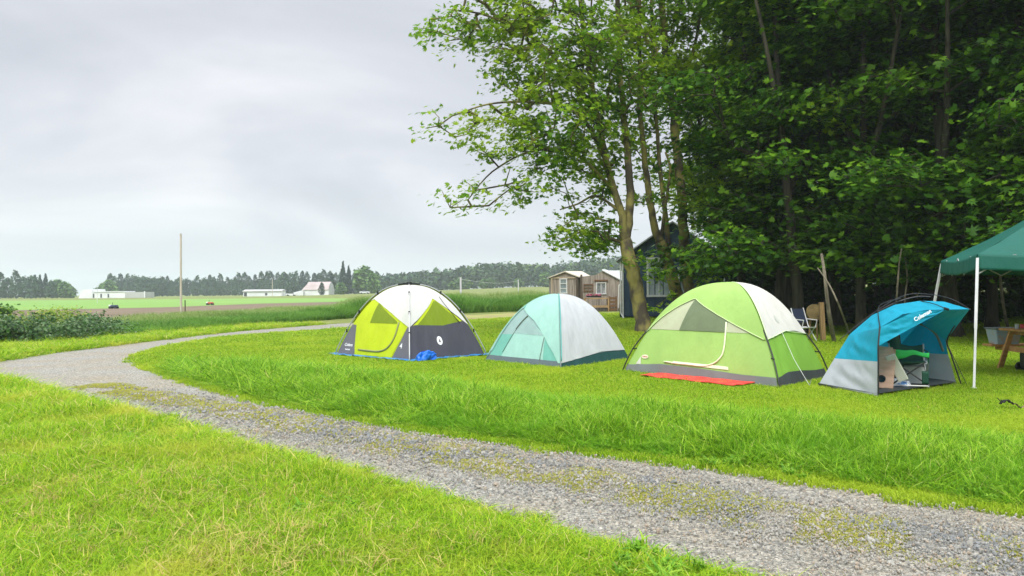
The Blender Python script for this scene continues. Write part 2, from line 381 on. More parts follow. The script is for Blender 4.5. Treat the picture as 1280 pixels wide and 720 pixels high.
m_seed = mat('seed_blades', (0, 0, 0), 0.7, attr='rnd', cols=[(0.0, (0.14, 0.27, 0.05)), (0.5, (0.26, 0.38, 0.09)), (1.0, (0.50, 0.50, 0.24))], trans=0.35)
m_field = mat('field_blades', (0, 0, 0), 0.7, attr='rnd', cols=[(0.0, (0.04, 0.14, 0.02)), (0.5, (0.10, 0.27, 0.03)), (1.0, (0.26, 0.42, 0.08))], col2=(0.17, 0.35, 0.05), scale=0.25, detail=4, coord='World', trans=0.35, contrast=(0.45, 0.6))
def candidates(n, y0, y1, pw=1.6, margin=160):
    """random ground points inside the view wedge, denser near the camera"""
    u = rng.uniform(size=n); y = y0*(y1/y0)**u if pw == 'log' else (y0**(2-pw)+u*(y1**(2-pw)-y0**(2-pw)))**(1/(2-pw))
    x = rng.uniform(-1, 1, n)*(640+margin)/FPX*y; return x, y
TENTS = []            # footprints (4 corners) kept clear of grass
def clear_tents(x, y):
    k = np.ones(len(x), bool)
    for q in TENTS: k &= ~inside(x, y, np.array(q))
    return k
def mkrot(n, tilt=0.12): return np.c_[rng.normal(0, tilt, n), rng.normal(0, tilt, n), rng.uniform(0, 6.28, n)]

def build_grass():
    # --- foreground verge and lawn
    lawnP = [clump('lawn_clump', 22, 0.10, 0.060, 0.009, m_lawn, 1.0, 2) for _ in range(4)]
    foreP = [clump('verge_clump', 19, 0.10, 0.125, 0.009, m_fore, 1.3, 3) for _ in range(5)]
    tallP = [clump('tall_clump', 20, 0.13, 0.29, 0.013, m_tall, 1.15, 4) for _ in range(5)]
    x, y = candidates(230000, 2.3, 48, 1.35)
    road = inside(x, y, ROADPOLY); dI = dcurve(x, y, IC); dO = dcurve(x, y, OC)
    lawn = (dI < dO); edge = np.minimum(dI, dO)
    jit = np.array([nz(a, b, 2.5) for a, b in zip(x, y)])
    ok = (~road) | (edge < 0.04+0.22*jit); ok &= clear_tents(x, y)
    bank_d = np.interp(y, [4, 8, 13, 17], [2.7, 2.6, 2.6, 1.6])
    tallmask = lawn & (dI > 0.25+0.15*jit) & (dI < bank_d+0.8*jit) & (y < 15.5+jit) & (x > -7.5)
    far_side = (~lawn) & (y > 14.5)
    # --- lawn
    k = ok & lawn & ~tallmask
    keep = rng.uniform(size=len(x)) < 1.0; k &= keep
    xs, ys = x[k], y[k]; s = np.clip(ys/11, 0.9, 2.6)
    hs = s**0.35*(1+0.35*np.array([nz(a, b, 0.7, 9) for a, b in zip(xs, ys)]))
    scatter('mown_lawn', np.c_[xs, ys, gz(xs, ys)-0.01], mkrot(len(xs)), np.c_[s, s, hs], rng.integers(0, 4, len(xs)), lawnP, 'short bright green mown grass around the tents')
    # --- foreground verge (both outer sides)
    k = ok & ~lawn & (y < 36)
    xs, ys = x[k], y[k]; s = np.clip(ys/6.5, 0.85, 2.2)
    f = np.array([nz(a, b, 0.9, 3) for a, b in zip(xs, ys)]); e_ = np.clip(dO[k]/0.3, 0.35, 1)
    hs = np.clip(ys/6.5, 0.85, 1.25)*(1+0.9*f)*e_*rng.uniform(.6, 1.35, len(xs))
    scatter('verge_grass', np.c_[xs, ys, np.zeros(len(xs))-0.01], mkrot(len(xs), .18), np.c_[s, s, hs], rng.integers(0, 5, len(xs)), foreP, 'uncut yellow-green grass on the near verge of the road')
    # extra density close to the lens
    # --- bank of tall grass
    k = ok & tallmask; k2 = k & (rng.uniform(size=len(x)) < 0.75)
    xs, ys = x[k2], y[k2]; d_ = dI[k2]; bd = bank_d[k2]
    prof = np.clip(d_/0.9, 0.3, 1)*np.clip((bd+0.3-d_)/0.8, 0.25, 1)
    f = np.array([nz(a, b, 1.1, 5) for a, b in zip(xs, ys)]); s = np.clip(ys/9, 0.8, 1.5)
    scatter('tall_bank_grass', np.c_[xs, ys, np.zeros(len(xs))-0.01], mkrot(len(xs), .2), np.c_[s, s, 0.95*prof*(1+0.6*f)*rng.uniform(.5, 1.4, len(xs))], rng.integers(0, 5, len(xs)), tallP, 'tall dark green grass on the bank between road and tents')
    # --- sparse yellow growth in the middle of the road
    n = 46000; t = rng.uniform(0, len(CEN)-1.001, n); i = t.astype(int); c = CEN[i]*(1-(t-i))[:, None]+CEN[i+1]*(t-i)[:, None]
    xs = c[:, 0]+rng.normal(0, .13, n); ys = c[:, 1]+rng.normal(0, .13, n)
    pn = np.array([nz(a, b, 1.7, 1) + 0.5*nz(a, b, 5, 2) for a, b in zip(xs, ys)]); k = pn > -0.10+0.12*rng.normal(size=n)
    xs, ys = xs[k], ys[k]; n = len(xs); P3 = [clump('strip_clump', 22, 0.05, 0.022, 0.006, m_mossy, 1.4, 2) for _ in range(3)]
    scatter('road_middle_grass', np.c_[xs, ys, np.full(n, 0.0)], mkrot(n), np.c_[np.full(n, 1.0), np.full(n, 1.0), rng.uniform(.5, 1.5, n)], rng.integers(0, 3, n), P3, 'sparse yellow moss and grass in the middle of the gravel road')
    # --- tall field grass band behind the road
    P4 = [clump('meadow_clump', 40, 0.30, 0.75, 0.022, m_field, 0.6, 3) for _ in range(4)]
    near = np.array(g2([(-200, 437), (0, 429), (130, 423), (300, 407.5), (440, 397), (570, 391.5), (700, 387)]))
    n = 15000; u = rng.uniform(0, 1, n); cx = np.interp(u, np.linspace(0, 1, 7), near[:, 0]); cy = np.interp(u, np.linspace(0, 1, 7), near[:, 1])
    dep = rng.uniform(0, 1, n)**1.3*np.interp(u, [0, .5, 1], [9, 12, 22]); xs = cx*(1+dep/cy); ys = cy+dep
    hh = np.interp(u, [0, .3, .55, .64, .68, 1], [0.48, 0.62, 0.80, 0.85, 1.5, 1.75])*np.clip(0.6+dep/3, 0, 1)*(1+0.5*np.array([nz(a, b, .35) for a, b in zip(xs, ys)]))
    sc = np.clip(cy/30, .8, 1.7); fr = dep < np.interp(u, [0, .5, 1], [3, 3.5, 7])+rng.normal(0, 1, n)
    scatter('meadow_grass', np.c_[xs, ys, np.zeros(n)][fr], mkrot(fr.sum(), .1), np.c_[sc, sc, hh][fr], rng.integers(0, 4, fr.sum()), P4, 'band of tall green meadow grass between the road and the fields')
    bk = ~fr; P5 = [clump('seed_clump', 40, 0.30, 0.75, 0.020, m_seed, 0.5, 3) for _ in range(3)]
    scatter('seed_grass', np.c_[xs, ys, np.zeros(n)][bk], mkrot(bk.sum(), .1), np.c_[sc, sc, hh*1.05][bk], rng.integers(0, 3, bk.sum()), P5, 'pale seeding grass along the edge of the ploughed field')
    # weeds with broad leaves in verge
    # --- loose stones
    SM = [mat('stone_pale', (0.40, 0.39, 0.345), 0.9, col2=(0.29, 0.28, 0.25), scale=20), mat('stone_grey', (0.27, 0.265, 0.24), 0.9, col2=(0.185, 0.183, 0.168), scale=20),
          mat('stone_slate', (0.15, 0.16, 0.16), 0.85, col2=(0.26, 0.265, 0.26), scale=20), mat('stone_tan', (0.36, 0.31, 0.235), 0.9, col2=(0.3, 0.24, 0.19), scale=20)]
    pr = []
    for m in SM:
        for q in range(2):
            bm = bmesh.new(); bmesh.ops.create_icosphere(bm, subdivisions=1, radius=1)
            for v in bm.verts: v.co *= rng.uniform(.7, 1.2); v.co.z *= .65
            me = bpy.data.meshes.new('stone'); bm.to_mesh(me); bm.free(); me.materials.append(m); pr.append(bpy.data.objects.new('stone', me))
    x, y = candidates(230000, 3.0, 13, 1.7, 120); k = inside(x, y, ROADPOLY); dcc = dcurve(x, y, CEN); k &= rng.uniform(size=len(x)) < (1-.65*np.exp(-((dcc-.85)/.32)**2))*np.clip((13-y)/5, 0, 1); x, y = x[k], y[k]; n = len(x); dc = dcurve(x, y, CEN)
    sz = rng.lognormal(math.log(0.0058), 0.45, n)*np.clip(y/6, .9, 1.5)
    idx = rng.integers(0, 8, n); mid = (dc < 0.7) & (rng.uniform(size=n) < 0.55*np.exp(-(dc/.45)**2)*np.clip((12-y)/5, 0, 1)) & (np.array([nz(a, b, 1.2, 7) for a, b in zip(x, y)]) > 0.05)
    idx = np.where(mid, 4+rng.integers(0, 2, n), np.where((idx == 4) | (idx == 5), 0, idx)); sz = np.where(mid, sz*1.2, sz)
    scatter('loose_gravel', np.c_[x, y, 0.002+0.02*np.exp(-(dc/.35)**2)+sz*.2], rng.uniform(0, 6.28, (n, 3)), np.c_[sz, sz, sz], idx, pr, 'loose grey and slate stones on the road surface')
    # dry straw patches and broad-leaved weeds
    m_straw = mat('straw_blades', (0, 0, 0), 0.8, attr='rnd', cols=[(0.0, (0.36, 0.38, 0.08)), (0.6, (0.58, 0.52, 0.18)), (1.0, (0.56, 0.40, 0.16))], trans=.3, spec=.1)
    P6 = [clump('straw_clump', 14, 0.10, 0.085, 0.006, m_straw, 1.9, 3) for _ in range(3)]
    pts = []
    for (px, py, r_, n_) in [(285, 610, .35, 130), (310, 655, .30, 110), (270, 700, .35, 120), (190, 600, .45, 110), (380, 690, .3, 60), (90, 640, .35, 50), (30, 690, .3, 60), (240, 570, .4, 60), (340, 700, .25, 70), (560, 690, .3, 40), (10, 560, .5, 50), (130, 575, .5, 70)]:
        c = G(px, py); a = rng.normal(0, r_, (n_, 2))*1.25*np.array([1.0, .8]); a = a[:int(n_*.45)]; n_ = len(a); pts.append(np.c_[c.x+a[:, 0], c.y+a[:, 1], np.full(n_, .03)])
    pts = np.vstack(pts); n = len(pts); sc = rng.uniform(.7, 1.3, n)
    scatter('dry_grass', pts, mkrot(n, .3), np.c_[sc, sc, sc], rng.integers(0, 3, n), P6, 'dry straw-coloured grass in patches on the near verge')
    m_weed = mat('weed_blades', (0, 0, 0), 0.5, attr='rnd', cols=[(0.0, (0.10, 0.27, 0.025)), (0.6, (0.22, 0.44, 0.03)), (1.0, (0.36, 0.54, 0.05))], trans=.35, spec=.2)
    P7 = [clump('weed_clump', 16, 0.05, 0.075, 0.020, m_weed, 2.0, 3) for _ in range(3)]
    x, y = candidates(2600, 3.2, 14, 1.5, 60); kk = (~inside(x, y, ROADPOLY)) & np.array([nz(a, b, .8, 12) > .12 for a, b in zip(x, y)]) & clear_tents(x, y) & ((dcurve(x, y, IC) < 2.6) | (dcurve(x, y, OC) < dcurve(x, y, IC)))
    x, y = x[kk], y[kk]; n = len(x); sc = rng.uniform(.5, 1.1, n)
    scatter('broadleaf_weeds', np.c_[x, y, np.full(n, .03)], mkrot(n, .2), np.c_[sc, sc, sc*rng.uniform(.7, 1.6, n)], rng.integers(0, 3, n), P7, 'scattered broad-leaved weeds among the uncut grass')

# ------------------------------------------------------------------ trees
def leaf_mesh(name, centers, normals_tilt, size, seed, outward=None, simple=False, sz_var=0.3):
    """lobed leaves, one n-gon each: centers (n,3)"""
    r = np.random.default_rng(seed); n = len(centers)
    if simple: T = np.array([(-.0, -.5, 0), (.42, -.1, .04), (0.0, .55, 0), (-.42, -.1, .04)])
    else: T = np.array([(0, -.42, 0), (.26, -.36, .02), (.50, -.10, .05), (.19, .0, .02), (.38, .36, .03), (.09, .17, .0), (0, .60, -.04), (-.09, .17, .0), (-.38, .36, .03), (-.19, .0, .02), (-.50, -.10, .05), (-.26, -.36, .02)])
    k = len(T); yaw = r.uniform(0, 2*np.pi, n); tilt = np.abs(r.normal(0, normals_tilt, n)); ta = r.uniform(0, 2*np.pi, n)
    if outward is not None:      # the tip side hangs down on the outside of the crown
        ta = np.where(r.uniform(size=n) < .65, outward+r.normal(0, .6, n), ta); tilt = tilt+0.15
    s = size*(1+r.normal(0, sz_var, n)).clip(.45, 1.7)
    c, sn = np.cos(yaw), np.sin(yaw); x = T[None, :, 0]*c[:, None]-T[None, :, 1]*sn[:, None]; y = T[None, :, 0]*sn[:, None]+T[None, :, 1]*c[:, None]; z = np.repeat(T[None, :, 2], n, 0)
    ca, sa = np.cos(ta)[:, None], np.sin(ta)[:, None]; u = x*ca+y*sa; v = -x*sa+y*ca        # rotate about horizontal axis perpendicular to ta
    ct, st = np.cos(tilt)[:, None], np.sin(tilt)[:, None]; u2 = u*ct+z*st; z2 = -u*st+z*ct
    x = u2*ca-v*sa; y = u2*sa+v*ca
    V = np.stack([x, y, z2], -1)*s[:, None, None]+centers[:, None, :]
    return npmesh(name, V.reshape(-1, 3), loops=np.arange(n*k), starts=np.arange(n)*k, attrs={'rnd': r.uniform(0, 1, n)})
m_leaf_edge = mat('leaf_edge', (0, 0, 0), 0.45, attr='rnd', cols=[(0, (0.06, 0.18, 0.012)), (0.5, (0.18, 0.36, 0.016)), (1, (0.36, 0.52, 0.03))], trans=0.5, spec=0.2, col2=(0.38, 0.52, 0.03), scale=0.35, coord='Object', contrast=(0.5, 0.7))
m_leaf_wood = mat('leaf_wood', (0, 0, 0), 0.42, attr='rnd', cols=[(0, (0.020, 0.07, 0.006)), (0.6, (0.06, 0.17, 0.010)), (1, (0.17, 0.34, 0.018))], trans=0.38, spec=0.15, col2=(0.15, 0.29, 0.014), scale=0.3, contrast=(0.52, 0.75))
m_bark = mat('bark_grey', (0.12, 0.105, 0.075), 0.95, col2=(0.24, 0.21, 0.15), scale=3, detail=8, stretch=(3, 3, .6), bump=1.2, bscale=9)
m_bark_l = mat('bark_lichen', (0.075, 0.063, 0.045), 0.95, col2=(0.25, 0.22, 0.07), scale=1.6, detail=9, bump=1.2, bscale=9, stretch=(1.5, 1.5, 1), contrast=(0.42, 0.58))
m_bark_d = mat('bark_dark', (0.035, 0.031, 0.024), 0.95, col2=(0.085, 0.075, 0.055), scale=3, detail=8, stretch=(3, 3, .5), bump=1.2, bscale=9)

def smooth_path(pts, n=6):
    pts = [Vector(p) for p in pts]; out = []
    for i in range(len(pts)-1):
        p0 = pts[max(i-1, 0)]; p1 = pts[i]; p2 = pts[i+1]; p3 = pts[min(i+2, len(pts)-1)]
        for k in range(n):
            t = k/n; out.append(0.5*((2*p1)+(-p0+p2)*t+(2*p0-5*p1+4*p2-p3)*t*t+(-p0+3*p1-3*p2+p3)*t**3))
    out.append(pts[-1]); return out
def make_tree(name, base, stems, blobs, ncl, per, leafsize, seed, label, cat='tree', mleaf=None, mbark=None, spread=(.42, .42, .13), group=None, tilt=.55, bare=0.0, simple=False, minr=0.006, zmin=1.2):
    """stems: list of (points, r0, r1) in world coordinates; blobs: (centre, radii, weight)"""
    r = np.random.default_rng(seed); rp = random.Random(seed)
    root = thing(name, base, label, cat, group)
    nodes = []; par = []; fixr = []; mb = MB()
    for pts, r0, r1 in stems:
        q = smooth_path(pts, 5); n = len(q); q = [p+Vector((rp.gauss(0, .25*r0*.3), rp.gauss(0, .25*r0*.3), 0)) if 0 < i < n-1 else p for i, p in enumerate(q)]
        rs = [r0+(r1-r0)*(i/(n-1))**.8 for i in range(n)]
        if pts[0][2] < .5: rs[0] *= 1.45; rs[1] *= 1.12 if n > 1 else 1
        mb.tube(q, rs, 10)
        for i, p in enumerate(q):
            if p.z > zmin and i >= (2 if zmin > 1 else 1): nodes.append(tuple(p)); fixr.append(rs[i]); par.append(-1)
    nodes = np.array(nodes); wts = np.array([b[2]*np.prod(b[1])**(1/1.5) for b in blobs]); wts /= wts.sum()
    C_ = []
    for _ in range(ncl):
        b = blobs[r.choice(len(blobs), p=wts)]; v = r.normal(size=3); v /= np.linalg.norm(v); v *= r.uniform(.25, 1)**(1/2.2)
        C_.append(np.array(b[0])+v*np.array(b[1]))
    C_ = np.array(C_); nstem = len(nodes)
    d0 = np.min(np.linalg.norm(C_[:, None]-nodes[None], axis=2), axis=1); order = np.argsort(d0)
    nd = list(nodes); par = list(par); cnt = [0]*len(nd); clus_dir = []; ND = np.zeros((nstem+ncl*6, 3)); ND[:nstem] = nodes; nn = nstem; ends = []
    segs = []
    for ci in order:
        c = C_[ci]; dv = c-ND[:nn]; dist = np.linalg.norm(dv, axis=1); cost = dist+1.1*np.maximum(0, ND[:nn, 2]-c[2]+.25*dist)
        j = int(np.argmin(cost)); s = ND[j].copy(); D = dist[j]; k = int(np.clip(D/.6, 1, 5)); last = j
        perp = r.normal(size=3)*D*.07; ids = [j]
        for t in range(1, k+1):
            f = t/k; p = s+(c-s)*f+perp*math.sin(math.pi*f); p[2] += 0.10*D*math.sin(math.pi*f)
            ND[nn] = p; par.append(last); last = nn; ids.append(nn); nn += 1
        segs.append(ids)
    cnt = np.zeros(nn)
    for ids in segs:
        q = ids[-1]
        while q >= 0 and q >= nstem: cnt[q] += 1; q = par[q]
    for ids in segs:
        pts = [Vector(ND[q]) for q in ids]; rad = [max(minr, minr*1.2*math.sqrt(cnt[q])) if q >= nstem else max(minr, minr*1.2*math.sqrt(cnt[ids[1]])) for q in ids]
        mb.tube(pts, rad, 5, cap=False)
    mb.build('trunk', mbark or m_bark, root, smooth=True)
    # leaves
    act = r.uniform(size=ncl) >= bare
    CL = C_[order][act]; npl = np.maximum(3, r.poisson(per, len(CL))); ctr = np.repeat(CL, npl, 0); n = len(ctr)
    sh = r.uniform(.6, 1.35, len(CL)); sh = np.repeat(sh, npl)[:, None]
    off = r.normal(size=(n, 3))*np.array(spread)*sh; off[:, 2] -= 0.25*np.hypot(off[:, 0], off[:, 1])
    pos = ctr+off; cen = np.average(C_, axis=0); outw = np.arctan2(pos[:, 1]-cen[1], pos[:, 0]-cen[0])
    me = leaf_mesh('crown', pos-np.array(base), tilt, leafsize, seed+1, outw, simple)
    o = link('crown', me, root, mleaf or m_leaf_edge)
    return root
def B(px, py, D, rx, ry, rz, w=1.0):
    """blob at a pixel and distance; radii in metres"""
    return (tuple(P(px, py, D)), (rx, ry, rz), w)

def build_hero():
    # left tree: lichen trunk forking low, long limbs reaching over the lawn
    b = G(806, 416); D = b.y
    st = [([b, P(797, 370, D), P(788, 330, D), P(781, 300, D+.1)], .28, .23),
          ([P(781, 302, D+.1), P(777, 270, D), P(757, 200, D), P(740, 110, D-.3), P(727, 20, D-.5), P(715, -120, D-1)], .17, .05),
          ([P(781, 302, D+.1), P(787, 260, D+.2), P(785, 200, D+.3), P(776, 100, D+.5), P(770, -40, D+.8), P(760, -180, D+1)], .19, .06),
          ([P(745, 140, D), P(712, 95, D-.3), P(672, 52, D-.8), P(610, 20, D-1.3), P(560, 12, D-1.6)], .09, .02),
          ([P(757, 200, D), P(722, 140, D-.2), P(668, 128, D-.8), P(612, 130, D-1.2), P(565, 145, D-1.6)], .08, .018),
          ([P(765, 235, D), P(715, 190, D-.5), P(662, 190, D-1), P(615, 215, D-1.4), P(585, 250, D-1.6)], .07, .016),
          ([P(772, 262, D), P(745, 245, D+.3), P(722, 255, D-.2), P(700, 262, D-.5)], .06, .02)]
    bl = [B(690, 60, D-.6, 2.6, 2.3, 1.7, 1.3), B(560, 35, D-1.6, 1.25, 1.2, 0.75, .8), B(630, 30, D-1.2, 1.5, 1.5, 1.2, .9), B(700, -60, D-.6, 3.2, 2.6, 2.0, .8), B(620, -60, D-1, 2.2, 2, 1.6, .7),
          B(690, 150, D-.8, 2.2, 2.2, 1.5, 1.15), B(575, 152, D-1.6, 1.4, 1, .55, .65), B(612, 170, D-1.4, 1.2, 1, .9, .6), B(655, 200, D-1.2, 1.2, 1.3, .9, .8),
          B(590, 245, D-1.6, 1.05, .8, .55, .55), B(650, 235, D-1.2, .8, .8, .5, .5), B(728, 225, D+.6, 1.3, 1.6, 1.0, .8), B(728, 290, D+.5, 1.3, 1.4, .8, 1.1), B(752, 290, D+1.2, .9, .8, .9, .8), B(745, 170, D+.6, 1.5, 1.8, 1.5, .9), B(760, 80, D+.4, 2.0, 2.2, 2.0, 1.1),
          B(800, 315, D-.7, .45, .4, .5, .8)]
    make_tree('maple_tree', b, st, bl, 1064, 19, 0.175, 11, 'leftmost tall maple, yellow-lichened trunk leaning left, long limbs over the lawn', mbark=m_bark_l, spread=(.27, .27, .12), bare=.06, minr=.008)
    b = G(860, 413); D = b.y
    st = [([b, P(849, 378, D), P(837, 338, D), P(825, 302, D)], .23, .20),
          ([P(825, 302, D), P(818, 283, D), P(812, 250, D), P(806, 200, D), P(800, 130, D), P(800, 40, D), P(795, -160, D)], .17, .06),
          ([P(838, 341, D), P(834, 290, D+.3), P(826, 220, D+.5), P(818, 120, D+.5), P(812, -60, D+.5)], .12, .05),
          ([P(826, 304, D+.1), P(832, 255, D-.2), P(838, 215, D-.3), P(832, 190, D-.3)], .07, .04)]
    bl = [B(815, 50, D+1, 1.9, 1.8, 2.4, 1.0), B(790, 150, D+1.5, 1.4, 1.2, 1.4, .7), B(826, 210, D+1.6, 1.2, .9, 1.2, .35), B(808, 250, D+1.6, 1.0, .8, .7, .35), B(838, 378, D-.8, .6, .5, .35, .2), B(822, 335, D-.9, .4, .4, .5, .5), B(800, -80, D, 3, 3, 2.4, .6)]
    make_tree('maple_tree', b, st, bl, 336, 19, 0.175, 21, 'forked maple with a bare yellowish trunk leaning left in front of the blue cabin', mbark=m_bark_l, spread=(.28, .28, .13))
    b = G(871, 411); D = b.y
    st = [([b, P(864, 375, D), P(859, 335, D), P(854, 290, D), P(850, 225, D), P(843, 160, D), P(835, 90, D), P(828, 20, D), P(822, -150, D)], .25, .11),
          ([P(846, 170, D), P(852, 110, D+.2), P(872, 40, D+.3), P(885, -90, D+.3)], .10, .04),
          ([P(835, 90, D), P(808, 50, D), P(790, 10, D), P(770, -60, D)], .10, .04)]
    bl = [B(880, 60, D+.8, 2.0, 2.0, 2.4, 1.2), B(830, -10, D+1.2, 2.4, 2.0, 2.4, .8), B(888, 170, D+.8, 1.2, 1.4, 1.5, .6), B(880, 330, D+1.2, .7, .7, .7, .5), B(850, 120, D+1.8, 1.8, 1.2, 1.3, .5), B(860, -100, D, 3, 3, 2.4, .6)]
    make_tree('maple_tree', b, st, bl, 347, 19, 0.175, 31, 'straight grey maple trunk, rightmost of the three in front of the blue cabin', mbark=m_bark_l, spread=(.30, .30, .13))

def build_wood():
    """three kinds of wood tree, copied"""
    protos = []
    specs = []
    for k in range(5):
        rr = random.Random(100+k); H = 15+rr.uniform(-1, 1.5); lx = rr.uniform(-.8, .8); ly = rr.uniform(-.5, .5)
        st = [([(0, 0, 0), (lx*.3, ly*.3, 3), (lx*.8, ly*.8, 7), (lx*1.1, ly, 11), (lx*1.2, ly*1.3, H)], .17+.035*(k % 3), .04),
              ([(lx*.5, ly*.5, 4.5), (lx*.5+1, .5, 7), (lx+1.6, .9, 10)], .12, .04), ([(lx*.5, ly*.5, 5.5), (lx*.5-1, -.5, 8), (lx-1.6, -.7, 11)], .12, .04)]
        bl = []
        for q in range(30):
            z = (2.4 if k != 4 else 3.8)+(H-(1.9 if k != 4 else 3.3))*rr.uniform(0, 1)**1.25; a = rr.uniform(0, 6.28); rad = (3.3 if z < H*.6 else 3.3*(1.15-z/H*.8))*rr.uniform(.35, 1)
            bl.append(((lx+rad*math.cos(a), ly+rad*math.sin(a), z), (1.3, 1.3, .62), 1.0))
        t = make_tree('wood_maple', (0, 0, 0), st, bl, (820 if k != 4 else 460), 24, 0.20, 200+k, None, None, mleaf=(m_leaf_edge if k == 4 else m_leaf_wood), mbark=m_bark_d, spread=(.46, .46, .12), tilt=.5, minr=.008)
        protos.append(t)
    used = set()
    lab = 'dark leafy maple among the others in the shady wood behind the tents'
    front = 'leafy maple on the sunny front edge of the wood'
    LAB = {(930, 29): 'slender light green maple at the left end of the wood', (958, 35): 'light green maple second from the left end of the wood', (948, 33): 'light maple behind the slender light green one',
           (972, 26.5): 'light green maple whose crown hangs over the top of the big green tent', (985, 29): 'dark maple just right of the light green ones, behind the big green tent', (1000, 24.5): 'maple rising just left of the wooden post', (1045, 29): 'maple standing behind the leaning dead branch',
           (1075, 23.5): 'front maple between the wooden post and the teal shelter', (1130, 25): 'maple directly behind the teal shelter', (1165, 29): 'maple behind the back leg of the green canopy',
           (1190, 22.5): 'front maple between the two visible canopy legs', (1240, 26): 'maple with its trunk right of the front canopy leg', (1290, 22): 'maple above the picnic table, trunk past the right edge',
           (1350, 24): 'rightmost dark maple, only its outer leaves in view', (1345, 19): 'near dark maple overhanging the green canopy', (1420, 21): 'maple crown at the top right corner'}
    # (px of trunk base, distance, proto, scale, yaw)
    spots = [(930, 29, 4, 0.95), (948, 33, 4, 1.0), (958, 35, 4, 1.02), (972, 26.5, 4, 1.0), (985, 29, 0, 1.0), (1000, 24.5, 1, 1.0), (1045, 29, 2, 1.05), (1075, 23.5, 3, 1.0), (1130, 25, 0, 1.05), (1165, 29, 1, 1.0),
             (1190, 22.5, 2, 1.0), (1240, 26, 3, 1.05), (1290, 22, 0, 1.05), (1350, 24, 1, 1), (1345, 19, 1, .95), (1420, 21, 2, 1), (960, 36, 3, 1.05), (1010, 37, 2, 1.1), (1060, 38, 0, 1.05), (1110, 36, 3, 1.1), (1160, 38, 2, 1.1), (1215, 36, 1, 1.1),
             (1265, 37, 0, 1.1), (1320, 35, 3, 1.1), (1380, 33, 2, 1.1), (1450, 30, 1, 1.1), (958, 46, 1, 1.1), (985, 48, 0, 1.15), (1045, 50, 3, 1.15), (1100, 49, 1, 1.1), (1155, 51, 2, 1.2), (1210, 50, 0, 1.2), (1270, 50, 3, 1.2), (1330, 48, 2, 1.2), (1400, 46, 1, 1.2)]
    rr = random.Random(9)
    for i, (px, D, k, sc) in enumerate(spots):
        o = protos[k] if k not in used else copy_tree(protos[k]); used.add(k)
        q = P(px, 360, D); o.location = (q.x, q.y, 0); o.rotation_euler = (0, 0, rr.uniform(0, 6.28)); o.scale = (sc*rr.uniform(.95, 1.1),)*2+(sc,)
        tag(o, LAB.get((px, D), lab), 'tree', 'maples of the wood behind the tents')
    # shrubs under the wood
    sh = []
    for k in range(2):
        rr2 = random.Random(40+k); st = [([(0, 0, 0), (rr2.uniform(-.4, .4), rr2.uniform(-.4, .4), 1.6)], .04, .015) for _ in range(4)]
        bl = [((rr2.uniform(-1.2, 1.2), rr2.uniform(-.9, .9), rr2.uniform(.4, 2.6)), (.7, .7, .5), 1) for _ in range(10)]
        sh.append(make_tree('understory_shrub', (0, 0, 0), st, bl, 130, 22, 0.17, 300+k, None, None, mleaf=mat('leaf_shrub_painted_shade', (0, 0, 0), .6, attr='rnd', cols=[(0, (0.010, 0.035, 0.008)), (.6, (0.022, 0.07, 0.012)), (1, (0.05, 0.13, 0.018))], trans=.2, spec=.15), mbark=m_bark_d, spread=(.3, .3, .16), minr=.004, zmin=.2))  # leaf colours darker than the maples', painting in the shade beneath them
    used = set()
    ss = [(945, 34), (940, 40), (960, 31), (975, 34), (950, 44), (1035, 42), (1080, 41), (1125, 43), (1170, 42), (1220, 43), (1270, 42), (1315, 40), (1085, 31), (1060, 44), (1145, 45), (1195, 33), (1245, 45), (1290, 34), (1340, 30), (1380, 38), (925, 44), (1235, 30)]
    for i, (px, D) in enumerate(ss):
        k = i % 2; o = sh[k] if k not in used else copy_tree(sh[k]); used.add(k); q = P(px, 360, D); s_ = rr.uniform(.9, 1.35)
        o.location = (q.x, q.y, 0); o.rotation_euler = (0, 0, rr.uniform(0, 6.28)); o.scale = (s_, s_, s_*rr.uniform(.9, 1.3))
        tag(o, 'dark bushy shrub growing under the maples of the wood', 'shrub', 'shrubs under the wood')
    # thin leaning saplings and dead sticks in the wood
    def stick(pts, r, label, name='leaning_branch', cat='branch'):
        o = MB().tube(smooth_path(pts, 4), list(np.linspace(r, r*.6, 4*(len(pts)-1)+1)), 7).build(name, m_bark); single(o, label, cat)
    stick([G(1064, 425), P(1050, 385, 19.6), P(1036, 355, 19.9), P(1022, 335, 20.3)], .028, 'long pale dead branch leaning left between the big green tent and the teal shelter')
    stick([G(1118, 423), P(1121, 370, 21), P(1124, 330, 21), P(1128, 305, 21.2)], .03, 'thin upright pale sapling stem behind the teal shelter', 'sapling', 'sapling')
    stick([G(1136, 422), P(1131, 380, 21.6), P(1134, 345, 21.6), P(1130, 315, 21.6)], .026, 'second thin sapling stem crossing behind the teal shelter', 'sapling', 'sapling')
    stick([G(1043, 428), P(1036, 390, 20.3), P(1031, 345, 20.3), P(1027, 318, 20.8)], .06, 'slim grey trunk just right of the wooden post', 'sapling', 'sapling')
    stick([G(1262, 420), P(1254, 380, 22), P(1250, 335, 22), P(1251, 270, 22)], .045, 'thin pale sapling stem under the green canopy', 'sapling', 'sapling')

